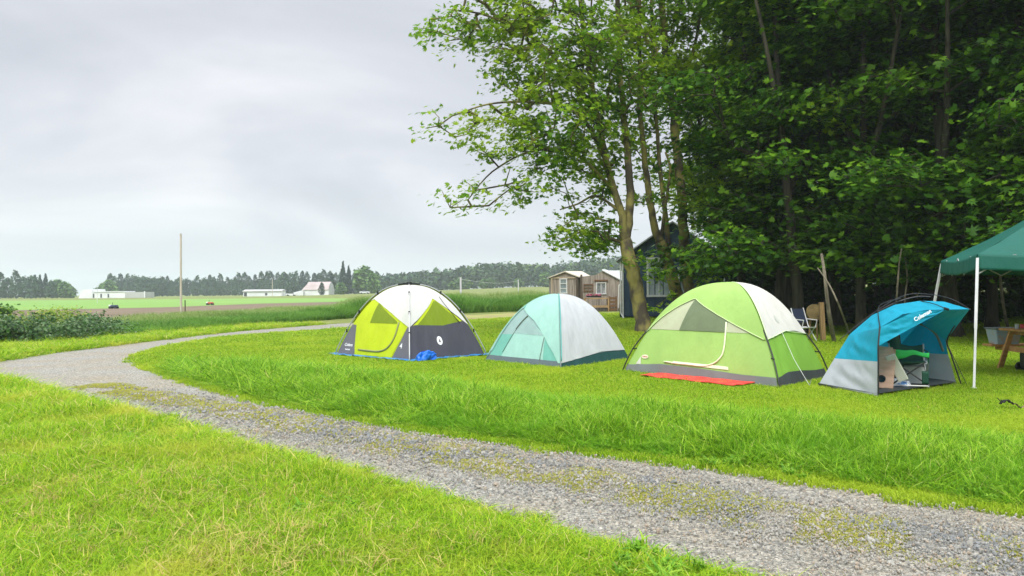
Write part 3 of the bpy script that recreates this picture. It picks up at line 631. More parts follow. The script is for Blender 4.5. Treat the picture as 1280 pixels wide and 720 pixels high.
# ------------------------------------------------------------------ distance
def build_far():
    mfc = [mat('far_crown_blue', (0.04, 0.085, 0.05), .9, col2=(0.07, 0.13, 0.06), scale=.15), mat('far_crown_green', (0.10, 0.20, 0.05), .9, col2=(0.15, 0.25, 0.06), scale=.15), mat('far_crown_dark', (0.02, 0.05, 0.035), .9, col2=(0.035, 0.075, 0.045), scale=.2)]
    def far_tree(name, H, W, kind, m, seed, n=900):
        r = np.random.default_rng(seed); 
        if kind == 'poplar': z = r.uniform(.04, 1, n); rad = W*(np.sin(np.pi*np.clip(z, 0, 1)**.8)**.5)*.5
        elif kind == 'cone': z = r.uniform(.05, 1, n); rad = W*.5*(1.02-z)**.75
        else: z = r.uniform(.06, 1, n); rad = W*.5*np.sqrt(np.clip(1-((z-.5)/.5)**2, 0.03, 1))
        a = r.uniform(0, 6.28, n); lob = 1+.22*np.sin(a*3+z*9+seed)+.12*np.sin(z*23+a); q = rad*lob*r.uniform(.55, 1.0, n)
        C_ = np.c_[q*np.cos(a), q*np.sin(a), z*H*(1+.04*r.normal(size=n))]
        me = leaf_mesh('far', C_, .9, max(.9, W*.15), seed, simple=True)
        # trunk
        k = len(me.vertices); mb = MB().tube([(0, 0, 0), (0, 0, H*.8)], [.25, .08], 6)
        bm = bmesh.new(); bm.from_mesh(me); 
        vs = [bm.verts.new(v) for v in mb.V]
        for f in mb.F:
            ff = bm.faces.new([vs[i] for i in f]); ff.material_index = 1
        bm.to_mesh(me); bm.free()
        o = link(name, me, None, [m, m_bark_d]); return o
    H0 = [far_tree('poplar_tree', 14, 5.5, 'poplar', mfc[0], 1), far_tree('poplar_tree', 14, 5, 'poplar', mfc[2], 2), far_tree('broadleaf_tree', 12, 8, 'round', mfc[0], 3), far_tree('conifer_tree', 13, 6, 'cone', mfc[2], 4), far_tree('broadleaf_tree', 10, 9, 'round', mfc[1], 5)]
    used = set(); rr = random.Random(77)
    def put(k, px, D, h, label, cat, group=None, wsc=1.0):
        base = [14, 14, 12, 13, 10][k]; o = H0[k] if k not in used else H0[k].copy()
        if k in used: S.collection.objects.link(o)
        used.add(k); q = P(px, 360, D); s = h/base; o.location = (q.x, q.y, fz(q.x, q.y)-.1); o.scale = (s*wsc, s*wsc, s); o.rotation_euler = (0, 0, rr.uniform(0, 6.28)); tag(o, label, cat, group); return o
    LG = 'blue-grey tree of the group at the far left beyond the pale green field'
    for px, h, k in [(-40, 9, 2), (-22, 10, 2), (0, 11.5, 0), (10, 9, 2), (20, 12, 0), (30, 9.5, 2), (40, 9.5, 2), (44, 9.5, 3), (50, 9.8, 3), (57, 10, 3), (64, 7.5, 2), (72, 8, 4), (80, 7, 4), (89, 5.0, 4)]:
        if k == 3: lb = 'dark pointed conifer in the far left tree group'
        elif k == 4: lb = 'small pale green tree between the far left group and the white barn'
        else: lb = LG
        put(k, px, 330+rr.uniform(0, 25), h*1.0, lb, 'tree', 'trees beyond the field at the far left')
    for px, h in [(122, 5), (129, 7), (136, 8.5)]: put(4, px, 390, h, 'pale grey-green tree just behind the long white barn', 'tree', 'trees beyond the white barn')
    px = 138
    while px < 560:
        hpx = 25+3*math.sin(px*.021)+rr.uniform(-3.5, 3.5); D = 430+rr.uniform(-15, 20); h = hpx/FPX*D
        k = rr.choice([0, 0, 1, 2, 0]); put(k, px, D, h, 'tall slender blue-green tree in the long distant tree line', 'tree', 'distant tree line beyond the fields', rr.uniform(.8, 1.15)); px += rr.uniform(4.5, 9.5)
    px = 150
    while px < 560:
        put(2, px, 465+rr.uniform(0, 20), rr.uniform(7.5, 10.5), 'lower blue-green tree filling in behind the distant tree line', 'tree', 'second row of the distant tree line', 1.2); px += rr.uniform(8, 13)
    put(3, 429, 335, 13.5, 'tallest dark conifer of the distant tree line, left of the pale round tree', 'tree', None, .8); put(3, 436, 340, 12, 'dark conifer just right of the tallest one in the distance', 'tree', None, .8)
    put(4, 456, 330, 11.5, 'big round light green tree in front of the distant tree line', 'tree', None, .95); put(4, 466, 325, 8.5, 'rounded light green tree right of the biggest one in the distance', 'tree', None, .8)
    put(1, 415, 345, 9.5, 'dark tree directly right of the distant pink-roofed barn', 'tree', None, .9); put(4, 426, 322, 5, 'small green tree at the foot of the tallest distant conifer', 'tree'); put(1, 402, 318, 5.2, 'small dark tree in front of the distant pink-roofed barn', 'tree', None, 1.4)
    # wooded rise on the right (one mass)
    r = np.random.default_rng(8); n = 30000; u = r.uniform(0, 1, n); px_ = 470+u*560; D = 400+r.uniform(0, 110, n); xs = (px_-640)/FPX*D
    top = np.interp(px_, [470, 560, 600, 640, 690, 735, 900, 1030], [20, 24, 29, 29, 25, 32, 38, 38])/FPX*430+2.2*np.array([nz(a, b, .10) for a, b in zip(xs, D)])+1.2*np.array([nz(a, b, .35, 4) for a, b in zip(xs, D)])
    zz = r.uniform(0.02, 1, n)**.8*top; C_ = np.c_[xs, D, gz(xs, D)+zz]; fr = r.uniform(size=n)
    me = leaf_mesh('far_wood', C_, .9, 2.0, 81, simple=True); o = link('distant_wood', me, None, mat('far_wood_leaf', (0, 0, 0), .9, attr='rnd', cols=[(0, (0.018, 0.042, 0.03)), (.6, (0.04, 0.085, 0.045)), (1, (0.08, 0.14, 0.05))], col2=(0.09, 0.15, 0.05), scale=.07, contrast=(.5, .62))); tag(o, 'hazy wooded rise on the horizon to the right', kind='stuff')
    for px, h in [(566, 4), (575, 5.5), (583, 5), (605, 4.5), (613, 5), (648, 4.5), (683, 7), (690, 5)]: put(4, px, 372+rr.uniform(0, 12), h, 'pale rounded tree at the foot of the distant wooded rise', 'tree', 'pale trees before the wooded rise', 1.2)
    # ---- buildings far off
    mw = mat('barn_white', (0.78, 0.80, 0.82), .6, col2=(0.68, 0.70, 0.72), scale=.3); mg = mat('barn_grey', (0.45, 0.46, 0.45), .7, col2=(0.38, 0.38, 0.37), scale=.3); mdk = mat('dark_opening', (0.03, 0.035, 0.04), .6); mpk = mat('pink_roof', (0.38, 0.31, 0.30), .7, col2=(0.46, 0.39, 0.38), scale=.2)
    D = 300; x0, x1 = P(98, 370, D).x, P(181, 370, D).x; b = thing('farm_barn', (x0, D, 0), 'long low white farm building with dark doorways at the far left', 'barn'); W = x1-x0; xa = x0+W*.23; xb = x0+W*.70
    mb = MB(); mb.add([(x0, D, 0), (xa, D, 0), (xa, D+10, 0), (x0, D+10, 0), (x0+1.2, D, 3.4), (xa-.8, D, 3.6), (xa-.8, D+10, 3.6), (x0+1.2, D+10, 3.4)], [(0, 1, 5, 4), (1, 2, 6, 5), (2, 3, 7, 6), (3, 0, 4, 7), (4, 5, 6, 7)]); mb.build('hall', mw, b)
    MB().box(((xa+xb)/2, D+4, 1.2), (xb-xa, 8, 2.4)).build('wall', mw, b); MB().box(((xa+xb)/2, D+4, 2.55), (xb-xa, 8.6, .3)).build('roof', mw, b); MB().box(((xb+x1)/2, D+4, 1.15), (x1-xb, 8, 2.3)).build('extension', mg, b); MB().box((x1, D-.1, 1.3), (.3, .3, 2.7)).build('post', mw, b)
    for px in (117, 126.5, 135.5): MB().box((P(px, 370, D).x, D-.06, .95), (.55, .1, 1.5)).build('door', mdk, b)
    D = 330; x0, x1 = P(304, 370, D).x, P(352, 370, D).x; b = thing('storage_shed', (x0, D, 0), 'long low white shed in the distance left of the pink-roofed barn', 'shed'); MB().box(((x0+x1)/2, D+3, 1.05), (x1-x0, 6, 2.1)).build('wall', mw, b)
    MB().add([(x0-.3, D-.5, 2.1), (x1+.3, D-.5, 2.1), (x1+.3, D+6.5, 2.3), (x0-.3, D+6.5, 2.3), (x0-.3, D-.5, 2.25), (x1+.3, D-.5, 2.25), (x1+.3, D+3, 3.0), (x0-.3, D+3, 3.0)], [(0, 1, 5, 4), (4, 5, 6, 7), (7, 6, 2, 3), (0, 4, 7, 3), (1, 2, 6, 5)]).build('roof', mg, b)
    MB().box((x0+1, D-.06, .9), (1.2, .1, 1.6)).build('door', mdk, b); MB().box((x0+10, D-.06, .9), (.9, .1, 1.0)).build('door', mdk, b)
    D = 330; xa, xb = P(372, 370, D).x, P(411, 370, D).x; b = thing('gambrel_barn', (xa, D, 0), 'white barn with a tall faded pink gambrel roof in the distance', 'barn'); g = fz((xa+xb)/2, D)
    xl, xr = P(377.5, 370, D).x, xb
    MB().box(((xl+xr)/2, D+5, g+1.25), (xr-xl, 10, 2.5)).build('wall', mw, b)
    pr_ = [(-.4, 2.4), (1.6, 4.6), (5, 5.9), (8.4, 4.6), (10.4, 2.4)]
    MB().add([(xl+(1.6 if 1 else 0)*(z > 3), D+y, g+z) for y, z in pr_]+[(xr, D+y, g+z) for y, z in pr_], [(i, i+5, i+6, i+1) for i in range(4)]+[(4, 3, 2, 1, 0)]).build('roof', mpk, b)
    MB().add([(xr+.05, D+y*.98+.1, g+z-.1) for y, z in pr_]+[(xr+.05, D+.4, g+.1), (xr+.05, D+9.6, g+.1)], [(5, 0, 1, 2, 3, 4, 6)]).build('gable', mw, b)
    MB().add([(xa-3, D-2, g), (xl+1, D-2, g), (xl+1, D-2, g+2.3), (xa-3, D-2, g+.9), (xa-3, D+3, g), (xl+1, D+3, g), (xl+1, D+3, g+2.3), (xa-3, D+3, g+.9)], [(0, 1, 2, 3), (3, 2, 6, 7), (4, 7, 6, 5), (0, 3, 7, 4), (1, 5, 6, 2)]).build('lean_to', mw, b)
    for px, D, lb in [(364, 325, 'tiny white parked car left of the distant pink-roofed barn'), (456, 318, 'tiny white parked car under the big light green tree')]:
        x = P(px, 370, D).x; g = fz(x, D); c = thing('parked_car', (x, D, g), lb, 'car')
        MB().add([(x-2.1, D-.8, g+.35), (x+2.1, D-.8, g+.35), (x+2.1, D+.8, g+.35), (x-2.1, D+.8, g+.35), (x-2.1, D-.8, g+.95), (x+2.1, D-.8, g+.9), (x+2.1, D+.8, g+.9), (x-2.1, D+.8, g+.95)], [(0, 1, 5, 4), (1, 2, 6, 5), (2, 3, 7, 6), (3, 0, 4, 7), (4, 5, 6, 7), (0, 3, 2, 1)]).build('body', mw, c, bevel=.12)
        MB().add([(x-1.4, D-.72, g+.93), (x+1.2, D-.72, g+.93), (x+1.2, D+.72, g+.93), (x-1.4, D+.72, g+.93), (x-.9, D-.6, g+1.5), (x+.6, D-.6, g+1.5), (x+.6, D+.6, g+1.5), (x-.9, D+.6, g+1.5)], [(0, 1, 5, 4), (1, 2, 6, 5), (2, 3, 7, 6), (3, 0, 4, 7), (4, 5, 6, 7)]).build('cabin', mdk, c)
        for sx in (-1.3, 1.3):
            for sy in (-.8, .8): MB().disc((x+sx, D+sy, g+.33), (0, 1, 0), .33, .2, 12).build('wheel', mdk, c)
    # small machines at the field edge
    for px, py, col, lb in [(262.5, 381.5, (.55, .10, .07), 'small red utility cart with a white front at the far edge of the ploughed field'), (142, 386, (.05, .08, .12), 'small dark blue utility cart at the far edge of the ploughed field')]:
        q = G(px, py); x, D = q.x, q.y; c = thing('utility_cart', (x, D, 0), lb, 'cart'); c.scale = (.75, .75, .7); mr = mat('cart_paint_%d' % px, col, .4)
        MB().box((x+.1, D, .42), (.85, .55, .3)).build('body', mr, c, bevel=.05); MB().box((x-.42, D, .48), (.3, .5, .22)).build('hood', mw, c, bevel=.05)
        for sx in (-.35, .38):
            for sy in (-.3, .3): MB().disc((x+sx, D+sy, .2), (0, 1, 0), .2, .12, 12).build('wheel', mdk, c)
        MB().tube([(x-.2, D, .5), (x-.1, D, .95)], .03, 6).build('steering_column', mdk, c)
    # poles
    mp = mat('pole_wood', (0.58, 0.52, 0.44), .9, col2=(0.46, 0.41, 0.33), scale=6, stretch=(4, 4, .4)); mmt = mat('pole_metal', (.55, .57, .57), .5)
    q = G(226.5, 402); o = MB().tube([(q.x, q.y, -.3), (q.x, q.y, 2), P(226, 292, q.y)], [.062, .058, .05], 10).build('wooden_pole', mp); single(o, 'tall bare slender wooden pole standing alone in the meadow grass', 'pole')
    q = G(228.6, 401.5); o = MB().tube([(q.x, q.y+.3, -.2), (q.x, q.y+.3, 1.15)], .03, 8).build('fence_post', m_bark_d); single(o, 'short dark stake beside the foot of the tall bare pole', 'post')
    def pole(px, D, h, r, m, lb):
        x = P(px, 365, D).x; g = fz(x, D); o = MB().tube([(x, D, g-.2), (x, D, g+h)], r, 8).build('utility_pole', m); single(o, lb, 'pole'); return Vector((x, D, g+h))
    pole(121.5, 130, 3.1, .045, mmt, 'thin grey pole in front of the long white barn'); pole(340.5, 250, 6, .10, mp, 'thin pole rising over the long low distant shed')
    a = pole(576, 88, 3.1, .11, mmt, 'pale thick post in the field just right of the leftmost tent'); b_ = pole(648, 170, 3.8, .12, mmt, 'pale thin post in the field above the mint tent')
    o = MB().tube([a.lerp(b_, k/12)+Vector((0, 0, -.25-.5*math.sin(math.pi*k/12))) for k in range(13)], .018, 5).build('overhead_wire', mmt); single(o, 'thin pale wire strung between the two field posts beyond the tents', 'wire')
    # bramble hedge and weeds at left
    ml = mat('bramble_leaf', (0, 0, 0), .5, attr='rnd', cols=[(0, (0.03, 0.09, 0.02)), (.6, (0.06, 0.16, 0.03)), (1, (0.22, 0.30, 0.14))], trans=.25, spec=.4); my = mat('weed_leaf', (0, 0, 0), .6, attr='rnd', cols=[(0, (0.14, 0.26, 0.03)), (.6, (0.28, 0.40, 0.04)), (1, (0.42, 0.44, 0.10))], trans=.3)
    def bush(px, py, h, wd, m, seed, lb, name='bramble_bush', cat='bush', n=80, ls=.085):
        q = G(px, py); rr3 = random.Random(seed); st = [([(q.x+rr3.uniform(-.5, .5)*wd, q.y, 0), (q.x+rr3.uniform(-.6, .6)*wd, q.y+rr3.uniform(-.2, .3), h*.7)], .02, .008) for _ in range(6)]
        bl = [((q.x+rr3.uniform(-1, 1)*wd, q.y+rr3.uniform(-.2, 1.0), rr3.uniform(.15, .75)*h), (.45, .4, .25*h), 1) for _ in range(9)]
        for s_ in st: pass
        make_tree(name, (q.x, q.y, 0), [([p0, ((p0[0]+p1[0])/2, p0[1], h*.4), p1, (p1[0], p1[1], h*.9+.5)], a_, b__) for (p0, p1), a_, b__ in st] if h > 1.4 else [([p0, ((p0[0]+p1[0])/2, p1[1], h*.35), (p1[0], p1[1], h*.75)], .006, .003) for (p0, p1), a_, b__ in st], bl, n, 34, ls, seed, lb, cat, mleaf=m, mbark=m_bark_d, spread=(.2, .2, .12), simple=False, tilt=.6, minr=.002, zmin=.15)
    bush(-25, 432, .9, 1.2, ml, 501, 'dark bramble bush at the left frame edge beside the gravel road'); bush(22, 431, .85, 1.1, ml, 502, 'low dark bramble bush, second from the left along the road'); bush(62, 427, 1.0, 1.1, ml, 503, 'highest bramble bush with pale leaf undersides in the hedge at left'); bush(100, 423, .95, 1.1, ml, 504, 'dark bramble bush at the right end of the hedge'); 
    bush(128, 419, .8, 1.0, ml, 507, 'small grey-green bramble bush trailing off into the tall grass')
    bush(15, 420, 1.0, 1.8, my, 505, 'yellow-green weeds behind the leftmost brambles', 'weed_patch', 'weeds', 90); bush(60, 414, 1.0, 1.6, my, 506, 'yellow-green weeds behind the highest bramble bush', 'weed_patch', 'weeds', 80)
    bush(-6, 406, 1.0, .8, m_leaf_wood, 508, 'dark green bush cut off by the left frame edge', 'dark_bush', 'bush', 80, .14)
# ------------------------------------------------------------------ fabrics
def fabric(name, col, rough=.62, trans=.12, var=.9): return mat(name, col, rough, col2=tuple(c*var for c in col), scale=2.2, bump=.9, bscale=7, trans=trans, stretch=(1, 1, .45), spec=.3)
F_neon = fabric('nylon_neon', (0.50, 0.62, 0.012)); F_white = fabric('nylon_white', (0.66, 0.67, 0.63)); F_grey = fabric('nylon_grey', (0.075, 0.075, 0.095)); F_olive = fabric('mesh_olive', (0.19, 0.27, 0.008)); F_lgrey = fabric('nylon_pale_grey', (0.15, 0.15, 0.175))
F_mint = fabric('nylon_mint', (0.33, 0.58, 0.50)); F_mint2 = fabric('nylon_mint_deep', (0.17, 0.47, 0.38)); F_mint3 = fabric('nylon_mint_grey', (0.30, 0.45, 0.42)); F_silver = fabric('nylon_silver', (0.56, 0.59, 0.61)); F_bluegrey = fabric('nylon_bluegrey', (0.13, 0.17, 0.19)); F_dteal = fabric('floor_dark_teal', (0.02, 0.08, 0.08))
F_green = fabric('nylon_green', (0.36, 0.57, 0.15)); F_green2 = fabric('nylon_green_deep', (0.21, 0.43, 0.05)); F_cream = fabric('nylon_cream', (0.66, 0.65, 0.58)); F_cmesh = fabric('mesh_cream', (0.50, 0.54, 0.36)); F_gmesh = fabric('mesh_grey_green', (0.17, 0.22, 0.12)); F_floor = fabric('floor_grey', (0.20, 0.215, 0.215)); F_dfloor = fabric('floor_charcoal', (0.05, 0.058, 0.06))
M_pip = mat('piping_lime', (.62, .76, .42), .7); F_teal = fabric('nylon_teal', (0.008, 0.38, 0.56), trans=.25); F_tgrey = fabric('nylon_shelter_grey', (0.52, 0.55, 0.59), trans=.25); F_canopy = fabric('canopy_green', (0.010, 0.115, 0.085), trans=.08)
M_blk = mat('black_plastic', (0.015, 0.015, 0.017), .45); M_pole = mat('fibre_pole', (0.03, 0.03, 0.032), .35); M_wht = mat('white_enamel', (0.66, 0.67, 0.67), .4, col2=(.55, .55, .54), scale=5); M_zip = mat('zip_cream', (0.72, 0.78, 0.55), .7); M_zipd = mat('zip_dark', (0.10, 0.13, 0.10), .7); M_zipo = mat('zip_olive', (0.22, 0.25, 0.10), .7)
M_steel = mat('pole_grey', (0.32, 0.34, 0.33), .4); M_logo = mat('print_white', (0.82, 0.84, 0.86), .6); M_red = mat('print_red', (0.45, 0.05, 0.04), .6)

class Dome:
    """four corners on the ground, crossed arched poles; S(i,u,t) is a point of side i"""
    def __init__(s, corners, H, pr=2.0, pz=1.0, lean=(0, 0), sag=0.0, wr=.006, cc=None):
        s.c = [Vector((p[0], p[1], 0)) for p in corners]; s.H = H; s.pr = pr; s.pz = pz; s.sag = sag; s.wr = wr
        s.m = sum(s.c, Vector((0, 0, 0)))/4 if cc is None else Vector((cc[0], cc[1], 0)); s.m = s.m+Vector((lean[0], lean[1], 0))
    def pole(s, i, t):
        a = t*math.pi/2; r = max(0.0, 1-math.sin(a))**(1/s.pr) if t < 1 else 0; return s.m+(s.c[i]-s.m)*r+Vector((0, 0, s.H*math.sin(a)**s.pz))
    def raw(s, i, u, t):
        a = s.pole(i, t); b = s.pole((i+1) % 4, t); p = a.lerp(b, u); n = (s.c[i]+s.c[(i+1) % 4])/2-s.m; n.z = 0; n.normalize()
        k = 4*u*(1-u)*math.sin(min(1, t)*math.pi); p += n*(-s.sag*k)
        w_ = mnoise.noise(Vector((u*3+i*7.3, t*5, 1.7)))*s.wr*2+mnoise.noise(Vector((u*13+i*3.1, t*3.0, 4.2)))*s.wr*(1-t)*2.0
        for cu in (0, 1):
            du = abs(u-cu); ang = math.atan2(t+.02, du+.02); rr_ = math.hypot(t, du); w_ += .9*s.wr*mnoise.noise(Vector((ang*11, i*2.7+cu*5, rr_*1.5)))*math.exp(-((rr_-.28)/.22)**2)
        return p+n*w_*min(1, 4*u*(1-u)*3)
    def nrm(s, i, u, t):
        e_ = .01; u0, u1 = max(0, u-e_), min(1, u+e_); t0, t1 = max(0, t-e_), min(.97, t+e_)
        if t1 <= t0: t0 = t1-.02
        n = (s.raw(i, u1, t0)-s.raw(i, u0, t0)).cross(s.raw(i, u, t1)-s.raw(i, u, t0))
        if n.length < 1e-9: return Vector((0, 0, 1))
        n.normalize(); c = s.raw(i, u, t0)-s.m; c.z = .3
        return n if n.dot(c) > 0 else -n
    def at(s, i, u, t, off=0): return s.raw(i, u, t)+s.nrm(i, u, t)*off
    def panel(s, name, m, i, poly, off, root, nu=30, nt=24, label=None):
        bm = bmesh.new(); vs = [bm.verts.new((a, b, 0)) for a, b in poly]; bm.faces.new(vs)
        us = [q[0] for q in poly]; ts = [q[1] for q in poly]
        for ax, n in ((0, nu), (1, nt)):
            for k in range(1, n):
                c = k/n
                if min((us, ts)[ax])+1e-4 < c < max((us, ts)[ax])-1e-4:
                    co = [0, 0, 0]; no = [0, 0, 0]; co[ax] = c; no[ax] = 1
                    bmesh.ops.bisect_plane(bm, geom=bm.verts[:]+bm.edges[:]+bm.faces[:], plane_co=co, plane_no=no)
        for v in bm.verts: v.co = s.at(i, v.co.x, min(v.co.y, .995) if off == 0 else min(v.co.y, .99), off)-OFF[root.name]
        bmesh.ops.remove_doubles(bm, verts=bm.verts[:], dist=1e-5)
        bmesh.ops.recalc_face_normals(bm, faces=bm.faces[:])
        me = bpy.data.meshes.new(name); bm.to_mesh(me); bm.free(); me.polygons.foreach_set('use_smooth', [True]*len(me.polygons))
        o = link(name, me, root, m)
        if label: o['label'] = label
        return o
    def seam(s, name, m, i, path, r, off, root, flat=False):
        q = []
        for a, b in zip(path[:-1], path[1:]):
            n = max(2, int(12*math.hypot(b[0]-a[0], b[1]-a[1])/.5))
            for k in range(n): t = k/n; q.append((a[0]+(b[0]-a[0])*t, a[1]+(b[1]-a[1])*t))
        q.append(path[-1]); return MB().tube([s.at(i, a, min(b, .985), off) for a, b in q], r, 6).build(name, m, root, smooth=True)
    def frame(s, i, u, t, off):
        o = s.at(i, u, t, off); z = s.nrm(i, u, t); x = (s.raw(i, min(1, u+.02), t)-s.raw(i, max(0, u-.02), t)).normalized()
        if x.dot(CR @ Vector((1, 0, 0))) < 0: x = -x
        y = z.cross(x).normalized(); x = y.cross(z)
        return Matrix(((x.x, y.x, z.x, o.x), (x.y, y.y, z.y, o.y), (x.z, y.z, z.z, o.z), (0, 0, 0, 1)))
def arc(p0, p1, p2, n=8): return [((1-t)**2*p0[0]+2*t*(1-t)*p1[0]+t*t*p2[0], (1-t)**2*p0[1]+2*t*(1-t)*p1[1]+t*t*p2[1]) for t in [k/n for k in range(n+1)]]
def oval_logo(name, M, rx, ry, m_out, m_in, root):
    mb = MB(); n = 24; mb.add([M @ Vector((rx*math.cos(6.2832*k/n), ry*math.sin(6.2832*k/n), 0)) for k in range(n)], [tuple(range(n))]); o = mb.build(name, m_out, root)
    # lantern glyph
    g = MB(); z = .002
    for c, s_ in (((0, .30), (.22, .10)), ((0, -.02), (.34, .36)), ((0, -.38), (.46, .16))):
        g.add([M @ Vector(((c[0]+sx*s_[0]/1)*rx*.8, (c[1]+sy*s_[1]/1)*ry*.8, z)) for sx, sy in ((-1, -.8), (1, -.8), (.8, .8), (-.8, .8))], [(0, 1, 2, 3)])
    g.build('emblem', m_in, o)

def rect_from(L_, F_, R_): return [L_, F_, R_, L_+R_-F_]

def build_tents():
    # ---------------- tent 1: white, neon green and grey, with outer frame
    Lc, Fc, Rc = G(421, 444), G(512, 452), G(606, 444.5); c = rect_from(Lc, Fc, Rc)
    m = (Lc+Rc)/2; d = Dome(c, P(512, 357, m.y).z, pr=2.3, wr=.009, cc=m); TENTS.append([(q-m)*1.0+m for q in c]); TENTS[-1] = [((m+(q-m)*1.11).x, (m+(q-m)*1.11).y) for q in TENTS[-1]]
    t = thing('dome_tent', (m.x, m.y, 0), 'white, neon green and dark grey dome tent on a blue tarp, leftmost of the four', 'tent')
    for i in range(4):
        d.panel('side_wall', F_neon if i == 0 else F_grey, i, [(0, 0), (1, 0), (1, 1), (0, 1)], 0, t)
    tc_ = .285
    # left side (door): grey corner wedges, neon centre, mesh window, zip
    d.panel('corner_panel', F_lgrey, 0, [(0, .005), (.26, .005), (.23, .10), (.08, .29), (0, .295)], .006, t); d.panel('corner_panel', F_lgrey, 0, [(.76, .005), (1, .005), (1, tc_+.01), (.97, tc_)], .006, t)
    d.panel('door', F_neon, 0, [(.27, .02), (.76, .02), (.96, .275), (.2, .585), (.01, .585), (.02, .31), (.08, .29)], .009, t)
    d.panel('mesh_window', F_olive, 0, [(.31, .315), (.80, .315), (.80, .335), (.32, .53), (.27, .54)], .014, t)
    d.seam('door_zip', M_zipo, 0, [(.83, .33)]+arc((.82, .27), (.76, .06), (.55, .06))+[(.30, .065)], .022, .015, t)
    # right side: neon gable, mesh, grey lower
    d.panel('gable_panel', F_neon, 1, [(.04, .29), (.97, .29), (.63, .62)], .006, t)
    d.panel('mesh_window', F_olive, 1, [(.10, .29), (.92, .29), (.66, .56), (.60, .565)], .010, t)
    d.panel('lower_panel', F_grey, 1, [(0, .0), (1, .0), (1, .29), (.92, .325), (.55, .29), (.09, .305), (0, tc_)], .011, t)
    # fly
    for i in range(4):
        pk = (.5, .605)
        if i == 0: d.panel('rain_fly', F_white, i, [(0, .575), (.05, .595), (.35, .525), (.66, .42), (1, tc_), (1, 1), (0, 1)], .018, t)
        elif i == 1: d.panel('rain_fly', F_white, i, [(0, tc_), (.25, .41), (.45, .51), (.62, .60), (.80, .46), (.97, .31), (1, tc_), (1, 1), (0, 1)], .018, t)
        else: d.panel('rain_fly', F_neon, i, [(0, tc_), (.5, .66), (1, tc_), (1, 1), (0, 1)], .06, t, label='neon green back half of the rain fly')
    mb = MB()
    for i in range(4): mb = MB(); mb.tube([d.pole(i, k/20)+((d.c[i]-d.m).normalized()*.05+Vector((0, 0, .035)))*(1 if k else .8) for k in range(21)], .013, 8); mb.build('pole', M_steel if i != 1 else M_wht, t, smooth=True)
    for i in range(4):
        for tt in (.22, .42, .68): 
            p_ = d.pole(i, tt)+(d.c[i]-d.m).normalized()*.04+Vector((0, 0, .03)); MB().box(p_, (.035, .035, .075)).build('pole_clip', M_blk, t)
    top = Vector((d.m.x, d.m.y, d.H+.05)); MB().tube([top-Vector((0, 0, .03)), top+Vector((0, 0, .03))], .07, 12).build('hub', M_blk, t)
    for i in range(4): mb = MB().bar(top, d.pole(i, .90)+Vector((0, 0, .05)), .04, .035); mb.build('hub_arm', M_blk, t)
    oval_logo('logo', d.frame(1, .43, .155, .016), .075, .105, M_logo, F_grey, t)
    textmesh('Coleman', .10, d.frame(0, .13, .10, .012), 'lettering', M_logo, t, .2); textmesh('Instant', .06, d.frame(0, .13, .06, .012), 'lettering', M_logo, t); textmesh('4', .16, d.frame(0, .89, .12, .012), 'lettering', M_logo, t)
    MB().tube([d.at(1, .84, .62, .03), d.at(1, .80, .52, .035), d.at(1, .86, .30, .03)], .006, 5).build('cord', M_blk, t)
    # tarp
    def tarp(u, v):
        a = c[0].lerp(c[1], u); b = c[3].lerp(c[2], u); p_ = a.lerp(b, v); p_ = m+(p_-m)*1.13; e_ = 1 if (u in (0, 1) or v in (0, 1)) else 0
        p_.z = .045+.03*mnoise.noise(Vector((u*16, v*16, 0)))+.02*e_*mnoise.noise(Vector((u*40, v*40, 3))); p_.x += .07*e_*mnoise.noise(Vector((u*14, v*14, 5))); return p_
    M_tarp = mat('tarp_blue', (0.015, 0.17, 0.45), .4, col2=(0.02, 0.24, 0.60), scale=3, bump=1, bscale=12, spec=.5)
    o = MB().grid(tarp, 44, 44).build('ground_tarp', M_tarp, smooth=True, solid=.004); single(o, 'wrinkled blue tarp spread under the leftmost tent', 'tarp')
    q0 = G(527, 453)
    def heap(u, v):
        a = 6.2832*u; r = math.sin(v*math.pi/2); base = Vector((q0.x+.08+.20*r*math.cos(a), q0.y+.10+.14*r*math.sin(a)+.28*r*math.cos(a)*.5, 0.045+.18*math.cos(v*math.pi/2)**.7))
        n = mnoise.noise(base*9)*.07+mnoise.noise(base*22)*.035; return base+Vector((n, -n*.6, n if v < .95 else 0))
    o = MB().grid(heap, 40, 22).build('crumpled_tarp', mat('tarp_bright_blue', (0.01, 0.16, 0.72), .35, bump=.6, bscale=14, spec=.5), smooth=True); single(o, 'bright blue crumpled tarp bundled at the front corner of the leftmost tent', 'tarp')
    # ---------------- tent 2: mint and silver
    Lc, Fc, Rc = G(607, 450.5), G(701, 460.5), G(786, 449); c = rect_from(Lc, Fc, Rc); m = (Lc+Rc)/2; m = m.lerp(G(699, 460.5)*1.0, 0.0)
    d = Dome(c, P(700, 368.5, m.y).z, pr=2.2, wr=.008, cc=(G(699, 460).x/G(699, 460).y*m.y, m.y)); TENTS.append([(q.x, q.y) for q in c])
    t = thing('dome_tent', (m.x, m.y, 0), 'mint green and silver dome tent, second from left', 'tent')
    for i in range(4): d.panel('side_wall', F_mint3 if i in (0, 3) else F_silver, i, [(0, 0), (1, 0), (1, 1), (0, 1)], 0, t)
    d.panel('lower_panel', F_mint2, 0, [(0.02, .05), (.98, .05), (.80, .27), (.60, .275), (.3, .27), (.02, .265)], .005, t)
    d.panel('door', F_mint, 0, [(.20, .05), (.78, .05), (.77, .27), (.34, .47), (.31, .465), (.25, .34)], .010, t, label='pale mint zipped door flap'); d.panel('mesh_window', F_mint3, 0, [(.235, .28), (.745, .27), (.36, .465), (.33, .46), (.26, .36)], .014, t)
